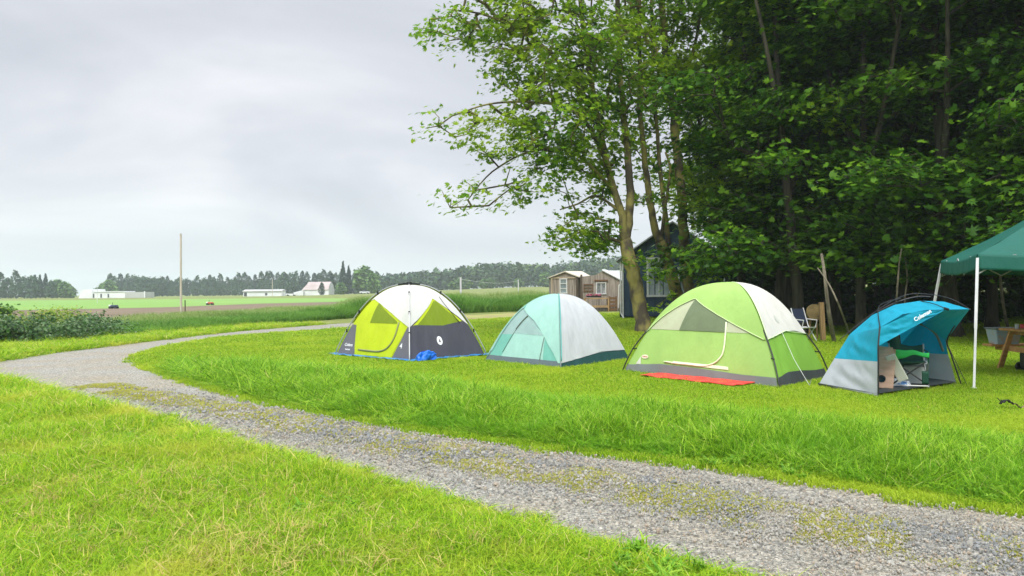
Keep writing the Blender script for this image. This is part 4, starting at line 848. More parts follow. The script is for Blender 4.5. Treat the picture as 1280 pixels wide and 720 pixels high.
    d.panel('rain_fly', F_mint, 0, [(0, .08), (.03, .10), (.02, .55), (.03, .585), (.27, .505), (.5, .426), (.66, .335), (.8, .228), (.92, .115), (.975, .04), (1, .04), (1, 1), (0, 1)], .022, t)
    d.panel('rain_fly', F_silver, 1, [(0, .04)]+arc((0, .04), (.35, .07), (.6, .10), 6)[1:]+[(1, .09), (1, 1), (0, 1)], .022, t)
    d.panel('rain_fly', F_silver, 2, [(0, .1), (1, .1), (1, 1), (0, 1)], .02, t); d.panel('rain_fly', F_mint, 3, [(0, .1), (1, .1), (1, 1), (0, 1)], .02, t)
    for i in range(4): d.panel('floor_edge', F_bluegrey if i == 0 else F_dteal, i, [(0, 0), (1, 0), (1, .055), (0, .055)] if i != 1 else [(0, 0), (1, 0), (1, .10), (.5, .09), (0, .04)], .012, t)
    d.seam('door_zip', M_zipd, 0, arc((.24, .32), (.26, .42), (.33, .475)), .014, .026, t); d.seam('door_zip', M_zipd, 0, [(.20, .09), (.22, .22), (.24, .32)], .006, .018, t); d.seam('door_zip', M_zipd, 0, [(.74, .05), (.76, .26)], .007, .018, t)
    d.seam('seam', mat('seam_teal', (.10, .36, .33), .6), 1, [(0, .06), (0, .97)], .012, .024, t); d.seam('seam', F_mint, 0, [(.005, .03), (.005, .5), (.005, .97)], .014, .018, t)
    d.seam('seam', F_mint2, 0, [(.08, .575), (.02, .62)], .012, .028, t)
    # ---------------- tent 3: big green and cream
    Lc, Fc, Rc = G(781, 464), G(973, 484.5), G(1034, 471); c = rect_from(Lc, Fc, Rc); m = (Lc+Rc)/2; TENTS.append([(q.x, q.y) for q in c])
    d = Dome(c, P(910, 354, m.y).z, pr=2.4, wr=.008, cc=(P(912, 360, m.y).x, m.y))
    t = thing('dome_tent', (m.x, m.y, 0), 'large light green and cream dome tent with a red mat before its door', 'tent'); tc_ = .285
    for i in range(4): d.panel('side_wall', F_green if i == 0 else F_green2, i, [(0, 0), (1, 0), (1, 1), (0, 1)], 0, t)
    d.panel('upper_mesh_panel', F_cmesh, 0, [(.015, .325), (.93, .325), (.70, .44), (.28, .64), (.08, .50)], .006, t); d.panel('mesh_window', F_gmesh, 0, [(.29, .325), (.70, .325), (.71, .41), (.30, .61), (.27, .60), (.28, .50)], .012, t)
    d.panel('rain_fly', F_green, 0, [(0, tc_+.02), (.015, tc_+.03)]+arc((.02, .36), (.08, .53), (.255, .61), 6)+arc((.28, .61), (.64, .44), (.985, tc_), 6)+[(1, tc_), (1, 1), (0, 1)], .022, t)
    d.panel('rain_fly', F_cream, 1, [(0, tc_), (.25, tc_+.02), (.5, tc_+.045), (.75, tc_+.04), (1, tc_+.01), (1, 1), (0, 1)], .022, t); d.panel('rain_fly', F_green, 2, [(0, tc_), (1, tc_), (1, 1), (0, 1)], .022, t); d.panel('rain_fly', F_cream, 3, [(0, tc_), (1, tc_), (1, 1), (0, 1)], .022, t)
    for i in range(4): d.panel('floor_edge', F_dfloor if i == 1 else F_floor, i, [(0, 0), (1, 0), (1, .055), (.8, .055), (.5, .07), (.25, .075), (0, .05)], .012, t)
    d.seam('door_zip', M_zip, 0, [(.70, .40), (.695, .30)]+arc((.69, .24), (.68, .085), (.52, .085))+[(.27, .092)], .014, .018, t); d.panel('zip_flap', M_zip, 0, [(.33, .083), (.72, .075), (.72, .095), (.34, .102)], .016, t)
    d.panel('corner_patch', F_cream, 0, [(.06, .06), (.10, .06), (.07, .115)], .014, t); d.seam('seam', M_pip, 0, [(.0, .30), (.02, .36)]+arc((.02, .36), (.08, .53), (.255, .615), 6)+arc((.28, .615), (.64, .445), (.985, .285), 6), .006, .024, t); d.seam('seam', M_pip, 1, [(0, tc_), (0, .97)], .007, .024, t); d.seam('seam', M_pip, 1, [(0, tc_), (.5, tc_+.045), (1, tc_+.01)], .006, .024, t)
    for i in range(4):
        o_ = (d.c[i]-d.m).normalized(); base = d.c[i]+o_*.05; tip = d.pole(i, tc_)+o_*.03; md = d.pole(i, tc_*.55)+o_*.07
        MB().tube(smooth_path([base, md, tip, d.pole(i, tc_+.07)+o_*.01], 5), .012, 8).build('pole', M_pole, t, smooth=True)
        MB().bar(d.pole(i, tc_*.6), d.pole(i, tc_*.6)+o_*.09+Vector((0, 0, -.01)), .02, .02).build('pole_clip', M_blk, t)
    M = d.frame(0, .105, .115, .014); o = MB().add([M @ Vector((.085*math.cos(6.2832*k/24), .038*math.sin(6.2832*k/24), 0)) for k in range(24)], [tuple(range(24))]).build('logo_patch', mat('patch_pink', (.72, .66, .48), .6), t); textmesh('Coleman', .034, M @ Matrix.Translation((0, 0, .002)), 'lettering', M_red, o, .2)
    M = d.frame(1, .42, .42, .028); oval_logo('logo', M, .05, .075, mat('print_pale', (.5, .53, .46), .6), F_cream, t)
    g0 = d.at(1, .38, tc_+.03, .03); g1 = G(1012, 482); MB().tube([g0, g0.lerp(g1, .45)+Vector((0, 0, -.06)), g1], .004, 5).build('guy_line', M_wht, t); MB().tube([g1, g1+Vector((.02, -.01, .09))], .005, 5).build('peg', M_steel, t)
    # red mat
    a0, a1 = G(800, 471.5), G(917, 485); nn_ = (a1-a0).cross(Vector((0, 0, 1))).normalized()
    def rm(u, v):
        p_ = a0.lerp(a1, u)-nn_*(v*.62); p_.z = .045+.018*mnoise.noise(Vector((u*7, v*4, 0)))+.022*(1-abs(2*v-1))*0; p_ += nn_*.015*mnoise.noise(Vector((u*9, 0, 2))); return p_
    if (a0.lerp(a1, .5)-nn_*.5).y < a0.lerp(a1, .5).y: nn_ = -nn_
    o = MB().grid(rm, 30, 10).build('door_mat', mat('mat_red', (0.62, 0.035, 0.03), .7, col2=(.72, .07, .05), scale=6, bump=.6, bscale=30), smooth=True, solid=.012); single(o, 'flat red door mat in the grass before the big green tent', 'mat')
    # ---------------- shelter: teal and grey sun shelter, open to the right front
    Lc, Fc, Rc = G(1022, 483), G(1097, 496.5), G(1196, 481); Bc = Lc+Rc-Fc; TENTS.append([(q.x, q.y) for q in (Lc, Fc, Rc, Bc)])
    t = thing('sun_shelter', ((Lc.x+Rc.x)/2, (Lc.y+Rc.y)/2, 0), 'open-fronted teal and pale grey sun shelter with camping gear inside', 'tent')
    F1 = P(1097, 433, Fc.y); F2 = P(1099, 410, Fc.y+.05)
    Lm = P(1043, 448, Lc.y+.03); Fm = P(1097, 452, Fc.y)                # teal / grey border
    L2 = P(1062, 418, Lc.y+.15); L3 = P(1090, 394, Lc.y+.3); T1 = P(1118, 381, Lc.y+.35); T2 = P(1150, 376, Lc.y+.2); T3 = P(1180, 377, Lc.y+.05)
    Mv = P(1182, 387, Fc.y+.15); Tp = P(1212, 386.5, Fc.y+.7); R1 = P(1182, 426, Rc.y-.05); Rm = P(1185, 443, Rc.y-.03); Bm = Bc.lerp(Vector((Bc.x, Bc.y, 1)), .42); Bt = P(1165, 385, Bc.y-.2)
    def patch(name, m_, A, B_, C_, D_, n=20, bul=0.0, parent=None, label=None):
        nn = (B_-A).cross(D_-A)
        if nn.length < 1e-6: nn = (C_-A).cross(D_-A)
        nn.normalize()
        if nn.dot(Vector((0, -1, .3))) < 0: nn = -nn
        def f(u, v):
            p_ = A.lerp(B_, u).lerp(D_.lerp(C_, u), v); k = 16*u*(1-u)*v*(1-v); return p_+nn*(bul*k+k*.03*mnoise.noise(Vector((u*3+v*4+A.x, v*1.5, 2)))+.022*min(1, k*2)*mnoise.noise(Vector((u*12+v*6, v*2, A.z))))
        o = MB().grid(f, n, n).build(name, m_, parent or t, smooth=True)
        if label: o['label'] = label
        return o
    patch('lower_wall', F_tgrey, Lc, Fc, Fm, Lm, label='pale grey lower side wall'); patch('side_wall', F_teal, Lm, Fm, F2, L2, bul=.02); patch('roof_panel', F_teal, L2, F2, F2.lerp(Mv, .35)+Vector((0, 0, .10)), L3, bul=.02)
    patch('roof_panel', F_teal, L3, F2.lerp(Mv, .35)+Vector((0, 0, .10)), F2.lerp(Mv, .7)+Vector((0, 0, .07)), T1, bul=.02); patch('roof_panel', F_teal, T1, F2.lerp(Mv, .7)+Vector((0, 0, .07)), Mv, T2, bul=.01)
    patch('visor', F_teal, F1, F1.lerp(Mv, .5), F2.lerp(Mv, .5)+Vector((0, 0, .09)), F2, bul=.0); patch('visor', F_teal, F1.lerp(Mv, .5), Mv, Mv+Vector((0, .02, .01)), F2.lerp(Mv, .5)+Vector((0, 0, .09)))
    patch('visor', F_teal, T2, Mv, Tp, T3, bul=.01); patch('visor', F_teal, Mv+Vector((0, .01, -.005)), Tp, R1, Mv.lerp(R1, .5)+Vector((-.1, .45, 0)), bul=-.03)
    # back and right walls
    patch('back_wall', F_teal, Bm, Lm, L2.lerp(L3, .5), Bt, bul=-.03); patch('back_wall', F_teal, L3, T1, Bt, L3.lerp(Bt, .3)); patch('back_wall', F_teal, T1, T2, T3, Bt)
    patch('lower_wall', F_tgrey, Lc, Bc, Bm, Lm, bul=-.02); patch('lower_wall', F_tgrey, Bc, Rc, Rm, Bm, bul=-.02); patch('side_wall', F_teal, Bm, Rm, R1, Bt, bul=-.05); patch('side_wall', F_teal, Bt, R1, Tp, T3, bul=-.02)
    patch('floor', F_dfloor, Lc+Vector((0, 0, .05)), Fc+Vector((0, 0, .05)), Rc+Vector((0, 0, .05)), Bc+Vector((0, 0, .05)))
    patch('floor_edge', F_dfloor, Lc, Fc+Vector((-.02, 0, 0)), Fc+Vector((-.02, -.01, .02)), Lc+Vector((0, -.01, .05)))
    MB().tube(smooth_path([P(1150, 405, Rc.y-.1), P(1161, 410, Rc.y-.1), P(1171, 420, Rc.y-.08), P(1179, 439, Rc.y-.06)], 6), .018, 6).build('zip', M_zipd, t)
    vi = Vector((0, -.02, .015))
    MB().tube(smooth_path([Fc+vi, Fm+vi, F1+vi, F2+vi], 4), .012, 8).build('pole', M_pole, t); MB().tube(smooth_path([F2+vi, L3.lerp(T1, .2)+Vector((0, -.1, .12)), T1+Vector((.1, 0, .10))], 5), .008, 6).build('cord', M_pole, t)
    MB().tube(smooth_path([Rc+Vector((.06, -.02, 0)), Rm+Vector((.03, -.03, 0)), R1+Vector((.01, -.02, 0)), Tp.lerp(R1, .5)+Vector((-.04, 0, 0))], 4), .011, 8).build('pole', M_pole, t); MB().tube([R1, Rc+Vector((.14, -.03, 0))], .005, 5).build('cord', M_pole, t)
    top = [P(1050, 424, Lc.y+.3), P(1075, 404, Lc.y+.4), P(1104, 383, Lc.y+.5), P(1133, 368.5, Lc.y+.45), P(1163, 368, Lc.y+.3), P(1190, 374, Lc.y), P(1213, 387, Fc.y+.7)]
    MB().tube(smooth_path(top, 5), .006, 8).build('ridge_pole', M_pole, t, smooth=True)
    MB().tube(smooth_path([P(1098, 389, Lc.y+.4), P(1120, 378, Lc.y+.4), P(1145, 371, Lc.y+.35), P(1163, 371, Lc.y+.3)], 4), .012, 6).build('hub', M_blk, t)
    MB().tube(smooth_path([T2, P(1168, 380, Fc.y+.6), Mv+Vector((0, -.01, .01))], 4), .007, 6).build('cord', M_pole, t)
    MB().tube([Mv+Vector((-.03, -.02, .02)), Mv+Vector((.03, -.02, .0))], .018, 8).build('visor_clip', M_blk, t)
    # lettering along the visor edge
    a = P(1143, 405, Fc.y+.06); b = P(1166, 392, Fc.y+.08); x = (b-a).normalized(); z = (Vector((0, -1, .35))-x*Vector((0, -1, .35)).dot(x)).normalized(); y = z.cross(x); o_ = (a+b)/2+z*.03+y*.045
    textmesh('Coleman', .075, Matrix(((x.x, y.x, z.x, o_.x), (x.y, y.y, z.y, o_.y), (x.z, y.z, z.z, o_.z), (0, 0, 0, 1))), 'lettering', M_logo, t, .15)
    # ---- gear inside
    q = G(1103, 491); q.y += .12; y0 = q.y+.05; Mx = Matrix.Rotation(R(-32), 3, 'Z') @ Matrix.Rotation(R(-9), 3, 'X') @ Matrix.Rotation(R(4), 3, 'Y')
    bmo = thing('cornhole_board', (q.x, y0, .05), 'upright tan wooden game board with a round hole leaning just inside the teal shelter', 'game board'); c0 = Vector((q.x+.09, y0, .05+.30))
    n = 28; hz_, hx_ = .30, .16; ring = [Vector((.055*math.cos(6.2832*k/n), 0, -.17+.055*math.sin(6.2832*k/n))) for k in range(n)]
    def sq(k):
        a = 6.2832*k/n; dx_, dz_ = math.cos(a), math.sin(a); s_ = 1e9
        for lim, dd, o2 in ((hx_, dx_, 0), (-hx_, dx_, 0), (hz_, dz_, -.17), (-hz_, dz_, -.17)):
            if abs(dd) > 1e-6:
                q_ = (lim-o2)/dd
                if q_ > 0: s_ = min(s_, q_)
        return Vector((dx_*s_, 0, -.17+dz_*s_))
    outr = [sq(k) for k in range(n)]; mb = MB()
    vs = [c0+Mx @ (v+Vector((0, yy, 0))) for yy in (-.012, .012) for v in ring+outr]; fs = []
    for k in range(n):
        k2 = (k+1) % n; fs += [(k, k2, n+k2, n+k), (2*n+k, 3*n+k, 3*n+k2, 2*n+k2), (k, 2*n+k, 2*n+k2, k2), (n+k, n+k2, 3*n+k2, 3*n+k)]
    mb.add(vs, fs).build('panel', mat('ply_tan', (0.50, 0.34, 0.26), .7, col2=(.42, .28, .2), scale=5, stretch=(1, 1, 6)), bmo); MB().box(c0+Mx @ Vector((-.13, .06, 0)), (.03, .09, .56), M=Mx).build('frame', mat('ply_edge', (.32, .22, .15), .8), bmo); MB().box(c0+Mx @ Vector((.13, .06, 0)), (.03, .09, .56), M=Mx).build('frame', MATS['ply_edge'], bmo)
    # folded white board / cushion
    q2 = P(1121, 460, Fc.y+.55); o = MB().box(q2, (.14, .03, .42), M=Matrix.Rotation(R(-28), 3, 'Y') @ Matrix.Rotation(R(-30), 3, 'Z')).build('foam_board', mat('board_cream', (.55, .56, .48), .7), bevel=.01); single(o, 'cream foam board slanting between the wooden game board and the green camp chair', 'board')
    # green camp chair
    cc_ = P(1135, 480, Fc.y+.8); cc_.z = .06; Q = Matrix.Rotation(R(-20), 3, 'Z')*0.86; ch = thing('camp_chair', tuple(cc_), 'dark and bright green folding camp chair inside the teal shelter', 'chair')
    def W(x, y, z): return cc_+Q @ Vector((x, y, z))
    FG = fabric('chair_dark_green', (.012, .07, .045), trans=.0); FB = fabric('chair_bright_green', (.04, .55, .12), trans=.1)
    for s_ in (-1, 1):
        MB().tube([W(.28*s_, -.24, 0), W(.26*s_, .10, .42), W(.27*s_, .20, .70)], .011, 6).build('leg', M_steel, ch); MB().tube([W(.28*s_, .24, 0), W(.28*s_, -.22, .40)], .011, 6).build('leg', M_steel, ch); MB().tube([W(.28*s_, -.22, .40), W(.29*s_, -.24, .58), W(.28*s_, .16, .60)], .012, 6).build('armrest', FG, ch)
    MB().tube([W(-.28, -.24, .02), W(.28, -.24, .02)], .011, 6).build('crossbar', M_wht, ch); MB().tube([W(-.28, .24, .02), W(.28, .24, .02)], .011, 6).build('crossbar', M_wht, ch)
    MB().tube([W(-.28, -.24, .03), W(.24, -.22, .42)], .011, 6).build('brace', M_pole, ch); MB().tube([W(.28, -.24, .03), W(-.24, -.22, .42)], .011, 6).build('brace', M_pole, ch)
    MB().grid(lambda u, v: W(-.26+.52*u, -.22+.36*v, .42-.07*math.sin(math.pi*u)*math.sin(math.pi*v)), 10, 8).build('seat', FG, ch, smooth=True, solid=.006)
    MB().grid(lambda u, v: W(-.27+.54*u, .11+.08*v+.04*math.sin(math.pi*u), .40+.28*v+.02*math.sin(7*u)), 10, 8).build('backrest', FG, ch, smooth=True, solid=.006)
    MB().grid(lambda u, v: W(-.29+.58*u, -.245-.02*math.sin(7*u), .48-.05*math.cos(4*u+.5)+.01*math.sin(13*u)+(.12+.05*math.cos(4*u))*v), 14, 3).build('front_band', FB, ch, smooth=True, solid=.006)
    MB().grid(lambda u, v: W(-.29-.01*math.sin(math.pi*u), -.20+.12*u, .44+.24*v-.08*u), 6, 6).build('side_pocket', FB, ch, smooth=True, solid=.006)
    MB().grid(lambda u, v: W(.18+.10*u, -.255, .05+.22*v), 5, 5).build('carry_bag', FG, ch, smooth=True, solid=.03)
    # second folded chair behind, dark
    c2 = P(1122, 470, Fc.y+1.0); c2.z = .06; g2_ = thing('folded_chair', tuple(c2), 'dark folded camp chair leaning at the left inside the teal shelter', 'chair')
    for k, (dx_, dy_) in enumerate(((-.1, 0), (.0, .04), (.08, -.03), (.14, .03))): MB().tube([c2+Vector((dx_, dy_, 0)), c2+Vector((dx_*.7-.02, dy_+.1, .85))], .012, 6).build('leg', M_pole, g2_)
    def rf(u, v): a_ = 6.2832*u; r_ = .085+.02*mnoise.noise(Vector((u*5, v*5, 1))); return c2+Vector((r_*math.cos(a_)+.02-.05*v, r_*math.sin(a_)+.02+.08*v, .25+.55*v))
    MB().grid(rf, 14, 10).build('rolled_fabric', FG, g2_, smooth=True)
    # plastic storage bin behind chair & blue white bundle
    q3 = P(1140, 470, Fc.y+1.05); q3.z = .06; bn = thing('storage_bin', tuple(q3), 'pale grey bin standing behind the green camp chair in the teal shelter', 'bin'); MB().add([q3+Q @ Vector((sx*w_, sy*w_*.7, z_)) for z_, w_ in ((0, .17), (.30, .20)) for sx, sy in ((-1, -1), (1, -1), (1, 1), (-1, 1))], [(0, 1, 5, 4), (1, 2, 6, 5), (2, 3, 7, 6), (3, 0, 4, 7), (3, 2, 1, 0)]).build('body', mat('bin_grey', (.5, .53, .55), .5), bn, bevel=.01); MB().box(q3+Vector((0, 0, .315)), (.42, .30, .03), rz=R(-28)).build('lid', M_wht, bn, bevel=.008)
    q4 = G(1132, 489); q4.y += .25; q4.z = .05
    def bun(u, v): a_ = 6.2832*u; r_ = math.sin(v*math.pi/2); p_ = q4+Vector((.20*r_*math.cos(a_), .13*r_*math.sin(a_), .09*math.cos(v*math.pi/2))); return p_+Vector((0, 0, 1))*.05*mnoise.noise(p_*16)*(1 if v < .95 else 0)
    m_b = mat('towel_blue_white', (.10, .22, .45), .9, col2=(.72, .76, .80), scale=14, detail=1, contrast=(.48, .54)); o = MB().grid(bun, 24, 14).build('towel', m_b, smooth=True); single(o, 'crumpled blue and white towel on the floor of the teal shelter', 'towel')

def build_camp():
    # ---------------- green canopy
    A = P(1222, 321, 11.65); A0 = G(1217.5, 486); Bt = P(1177, 327, 14.4); B0 = G(1153, 458); ax = (Bt-A); ax.z = 0; sd = ax.length; ax.normalize(); ri = Vector((ax.y, -ax.x, 0)); H = A.z; Ctop = A+ri*sd; Dtop = Bt+ri*sd; Bt.z = H; Ctop.z = H; Dtop.z = H
    t = thing('canopy_tent', tuple(G(1217.5, 486)), 'dark green pop-up canopy with slanted white legs at the right edge', 'canopy'); ctr = (A+Dtop)/2; apex = Vector((ctr.x, ctr.y, H+.95)); crn = [A, Bt, Dtop, Ctop]
    feet = [A0, B0, Dtop+ri*.25+ax*.25, Ctop+ri*.25-ax*.25]
    for a, b in zip(crn, feet):
        b = Vector((b.x, b.y, 0)); a2 = a+Vector((0, 0, -.02)); l = MB().bar(b, a2, .032, .032).build('leg', M_wht, t, bevel=.004); MB().box(b+Vector((0, 0, .01)), (.07, .07, .02)).build('foot', M_wht, l); MB().bar(b.lerp(a2, .45), b.lerp(a2, 1.0), .038, .038).build('outer_tube', M_wht, l)
    for k in range(4):
        a, b = crn[k], crn[(k+1) % 4]; out_ = ((a+b)/2-ctr).normalized()
        def f(u, v, a=a, b=b, out_=out_):
            e1 = a.lerp(b, u)+Vector((0, 0, .04)); p_ = e1.lerp(apex, v); k_ = math.sin(math.pi*u)*(1-v); return p_+Vector((0, 0, -.07*k_-.05*math.sin(math.pi*v)))+Vector((0, 0, .01*mnoise.noise(Vector((u*8, v*6, k)))))
        MB().grid(f, 20, 16).build('roof_panel', F_canopy, t, smooth=True)
        def g(u, v, a=a, b=b, out_=out_):
            p_ = a.lerp(b, u)+Vector((0, 0, .045-.07*math.sin(math.pi*u)*.9)); w_ = .02+.02*math.sin(u*40+v)*v*.3; return p_+out_*(.012+w_*v)+Vector((0, 0, -.24*v+.006*v*math.sin(u*23)*math.sin(math.pi*u)-.0))
        MB().grid(g, 60, 6).build('valance', F_canopy, t, smooth=True, solid=.003)
        n = 6; mb = MB()
        for i in range(n):
            p0 = a.lerp(b, i/n); p1 = a.lerp(b, (i+1)/n); z0 = .02; z1 = -.26
            mb.bar(p0+Vector((0, 0, z0 if i % 2 else z1)), p1+Vector((0, 0, z1 if i % 2 else z0)), .012, .02)
        mb.build('truss', M_steel, t)
    # ---------------- picnic table
    W_ = mat('pine_wood', (0.50, 0.27, 0.10), .7, col2=(.38, .19, .07), scale=3, detail=7, stretch=(1, 8, 8), bump=.3, bscale=10)
    e0 = G(1267, 468.5); cx, cy = e0.x, e0.y; hd = Vector((1, -.02, 0)).normalized(); pd = Vector((-hd.y, hd.x, 0)); e0.x += .22; O = e0+pd*.35
    def Tt(l, w_, z): return Vector((O.x, O.y, 0))+hd*l+pd*w_+Vector((0, 0, z))
    t = thing('picnic_table', tuple(O), 'orange-brown wooden picnic table under the green canopy, cut off by the right edge', 'table'); rz_ = math.atan2(hd.y, hd.x)
    for k in range(5): MB().box(Tt(.86, -.31+k*.155, .74), (1.75, .14, .038), rz=rz_).build('tabletop_board', W_, t, bevel=.004)
    for s_ in (-1, 1):
        for k in (0, 1): MB().box(Tt(.84, s_*(.62+k*.15), .43), (1.75, .14, .038), rz=rz_).build('bench_board', W_, t, bevel=.004)
        for l in (.12, 1.32): MB().bar(Tt(l, s_*.58, 0), Tt(l, s_*.22, .72), .04, .09, up=hd).build('leg', W_, t, bevel=.003)
    for l in (.165, 1.275): MB().box(Tt(l, 0, .39), (.04, 1.5, .09), rz=rz_).build('bench_support', W_, t); MB().box(Tt(l, 0, .69), (.04, .70, .08), rz=rz_).build('top_support', W_, t)
    w_ = thing('cooler', tuple(Tt(.22, -.12, 0)), 'dark wheeled cooler box standing under the picnic table', 'cooler'); MB().box(Tt(.45, 0, .22), (.5, .3, .30), rz=rz_).build('body', M_blk, w_, bevel=.02); MB().box(Tt(.45, 0, .385), (.52, .32, .03), rz=rz_).build('lid', M_blk, w_, bevel=.01)
    wc = G(1272.5, 471); wc = Vector((wc.x-.02, wc.y-.03, .085)); 
    for k in (0, 1): c_ = Tt(.24+.0*k, -.18+.36*k, .085); wh = MB().disc(c_, pd, .085, .05, 20).build('wheel', M_blk, w_); MB().disc(c_-pd*.03*(1 if k == 0 else -1), pd, .04, .012, 16).build('hub_cap', M_wht, wh)
    tb = Tt(.26, .68, .455); b_ = thing('storage_tub', tuple(tb), 'translucent pale blue plastic tub on the far bench of the picnic table', 'tub'); mpl = mat('tub_plastic', (.42, .52, .62), .3, col2=(.5, .42, .38), scale=6, trans=.3, contrast=(.5, .6))
    MB().add([Tt(.26+sx*w2, .68+sy*w2*.72, .452+z_) for z_, w2 in ((0, .19), (.27, .235)) for sx, sy in ((-1, -1), (1, -1), (1, 1), (-1, 1))], [(0, 1, 5, 4), (1, 2, 6, 5), (2, 3, 7, 6), (3, 0, 4, 7), (3, 2, 1, 0)]).build('body', mpl, b_, bevel=.015); MB().box(Tt(.26, .68, .735), (.50, .36, .03), rz=rz_).build('lid', mat('lid_grey', (.12, .14, .15), .5), b_, bevel=.008)
    b_ = thing('red_box', tuple(Tt(.35, 0, .76)), 'red box with a white lid lying on the picnic table', 'box'); MB().box(Tt(.55, 0, .80), (.62, .38, .07), rz=rz_).build('body', mat('box_red', (.50, .03, .035), .5), b_, bevel=.01); MB().box(Tt(.58, 0, .845), (.55, .34, .025), rz=rz_).build('lid', M_wht, b_, bevel=.006)
    b_ = thing('glass_jar', tuple(Tt(.10, .05, .76)), 'small clear jar at the left end of the picnic table top', 'jar'); MB().tube([Tt(.10, .05, .76), Tt(.10, .05, .83)], .03, 14).build('body', mat('jar_glass', (.4, .45, .45), .15), b_); MB().tube([Tt(.10, .05, .83), Tt(.10, .05, .845)], .032, 14).build('lid', M_steel, b_)
    o = MB()
    for k in range(4): o.bar(Tt(.04+k*.07, .58, .457), Tt(.14+k*.09, .62+.02*k, .465), .018, .008)
    o = o.build('cutlery', M_wht); single(o, 'pale utensils lying on the far bench below the plastic tub', 'cutlery')
    # ---------------- dark scrap in the grass (frayed dark cloth strip with a tan end)
    q = G(1262, 511); t = thing('cloth_scrap', tuple(q), 'small frayed dark scrap with a striped tan tail lying in the grass at the right', 'scrap')
    mb = MB(); rr = random.Random(3)
    def sc(u, v): return q+Vector((-.10+.13*u, .03-.05*u+.05*(v-.5), .06+.05*math.sin(3*u)+.03*mnoise.noise(Vector((u*6, v*6, 0)))))
    MB().grid(sc, 8, 6).build('dark_end', M_blk, t, smooth=True, solid=.008)
    for k in range(3): MB().tube([q+Vector((-.08+.03*k, .03, .08)), q+Vector((-.13+.04*k, .03, .13-.02*k))], .006, 5).build('frayed_end', M_blk, t)
    MB().grid(lambda u, v: q+Vector((.02+.16*u, -.02-.06*u+.035*(v-.5), .06-.03*u+.02*math.sin(9*u))), 12, 3).build('tail', mat('scrap_tan', (.28, .2, .12), .9, col2=(.08, .06, .04), scale=30, contrast=(.48, .52)), t, smooth=True, solid=.008)
    # ---------------- wooden post, round target, folding chair
    q = G(1029, 427); wp = mat('post_wood', (0.30, 0.20, 0.085), .85, col2=(.20, .13, .06), scale=3, detail=7, stretch=(6, 6, .6), bump=.6)
    top = P(1026.5, 378, q.y); o = MB().bar(q, top, .13, .12).build('wooden_post', wp, bevel=.01); single(o, 'square golden brown wooden post standing right of the big green tent', 'post')
    c_ = P(1018, 390.5, q.y+.35); o = thing('round_target', (c_.x, c_.y, 0), 'round tan wooden disc propped beside the wooden post', 'disc'); MB().disc(c_, (.1, -1, .08), .235, .07, 36).build('disc', mat('disc_tan', (.23, .17, .07), .9, col2=(.16, .12, .05), scale=8), o); 
    for s_ in (-1, 1): MB().bar((c_.x+s_*.12, c_.y+.1, 0), (c_.x+s_*.08, c_.y+.06, c_.z), .04, .04).build('leg', wp, o)
    q = P(1006, 400, q.y-.2); q.z = 0; ch = thing('folding_chair', tuple(q), 'white-framed folding chair with dark blue fabric behind the big green tent', 'chair'); Qc = Matrix.Rotation(R(25), 3, 'Z')
    def W2(x, y, z): return q+Qc @ Vector((x, y, z))
    for s_ in (-1, 1): MB().tube([W2(.25*s_, .22, 0), W2(.25*s_, -.15, .45), W2(.25*s_, -.2, .62), W2(.25*s_, .15, .64)], .014, 8).build('armrest_frame', M_wht, ch); MB().tube([W2(.23*s_, -.22, 0), W2(.23*s_, .1, .45), W2(.23*s_, .28, .95)], .014, 8).build('back_frame', M_wht, ch)
    MB().grid(lambda u, v: W2(-.23+.46*u, -.2+.38*v, .43-.04*math.sin(math.pi*v)), 6, 6).build('seat', M_wht, ch, solid=.01); MB().grid(lambda u, v: W2(-.23+.46*u, .16+.11*v, .55+.38*v), 6, 6).build('backrest', mat('chair_navy', (.02, .03, .06), .8), ch, solid=.01)
    # ---------------- blue cabin
    q = G(779, 398.5); D = q.y; s_ = D/FPX; gx_ = lambda px: P(px, 370, D).x; navy = mat('cladding_navy', (0.028, 0.055, 0.095), .7, col2=(.04, .072, .12), scale=1.5, detail=5); b = thing('tiny_house', (q.x, D, 0), 'dark blue board-clad cabin with white window frames behind the three maple trunks', 'cabin')
    xl, xr, xp = gx_(779), gx_(900), gx_(840); zb = .12; ze = P(779, 322, D).z; zp = P(840, 281, D).z; dep = 5.5
    prof = [(xl, zb), (xr, zb), (xr, ze), (xp, zp), (xl, ze)]
    MB().add([(x, D, z) for x, z in prof]+[(x, D+dep, z) for x, z in prof], [(0, 1, 2, 3, 4), (5, 9, 8, 7, 6), (0, 5, 6, 1), (1, 6, 7, 2), (0, 4, 9, 5)]).build('wall', navy, b)
    bt = mat('batten_navy', (.02, .04, .075), .7)
    mb = MB(); x = xl+.35
    while x < xr-.1:
        zt = ze+(zp-ze)*(1-abs(x-xp)/max(xp-xl, .1)) if x < xp else ze+(zp-ze)*(1-(x-xp)/(xr-xp)); mb.box((x, D-.012, (zb+zt)/2), (.045, .024, zt-zb)); x += .42
    mb.build('battens', bt, b)
    rm_ = mat('roof_metal', (.42, .45, .47), .45, col2=(.36, .38, .4), scale=2)
    for (x0, z0), (x1, z1) in (((xl-.35, ze-.28), (xp, zp+.06)), ((xr+.35, ze-.28), (xp, zp+.06))): MB().add([(x0, D-.3, z0+.06), (x1, D-.3, z1), (x1, D+dep+.3, z1), (x0, D+dep+.3, z0+.06), (x0, D-.3, z0+.14), (x1, D-.3, z1+.08), (x1, D+dep+.3, z1+.08), (x0, D+dep+.3, z0+.14)], [(0, 1, 5, 4), (1, 2, 6, 5), (2, 3, 7, 6), (3, 0, 4, 7), (4, 5, 6, 7), (0, 3, 2, 1)]).build('roof', rm_, b)
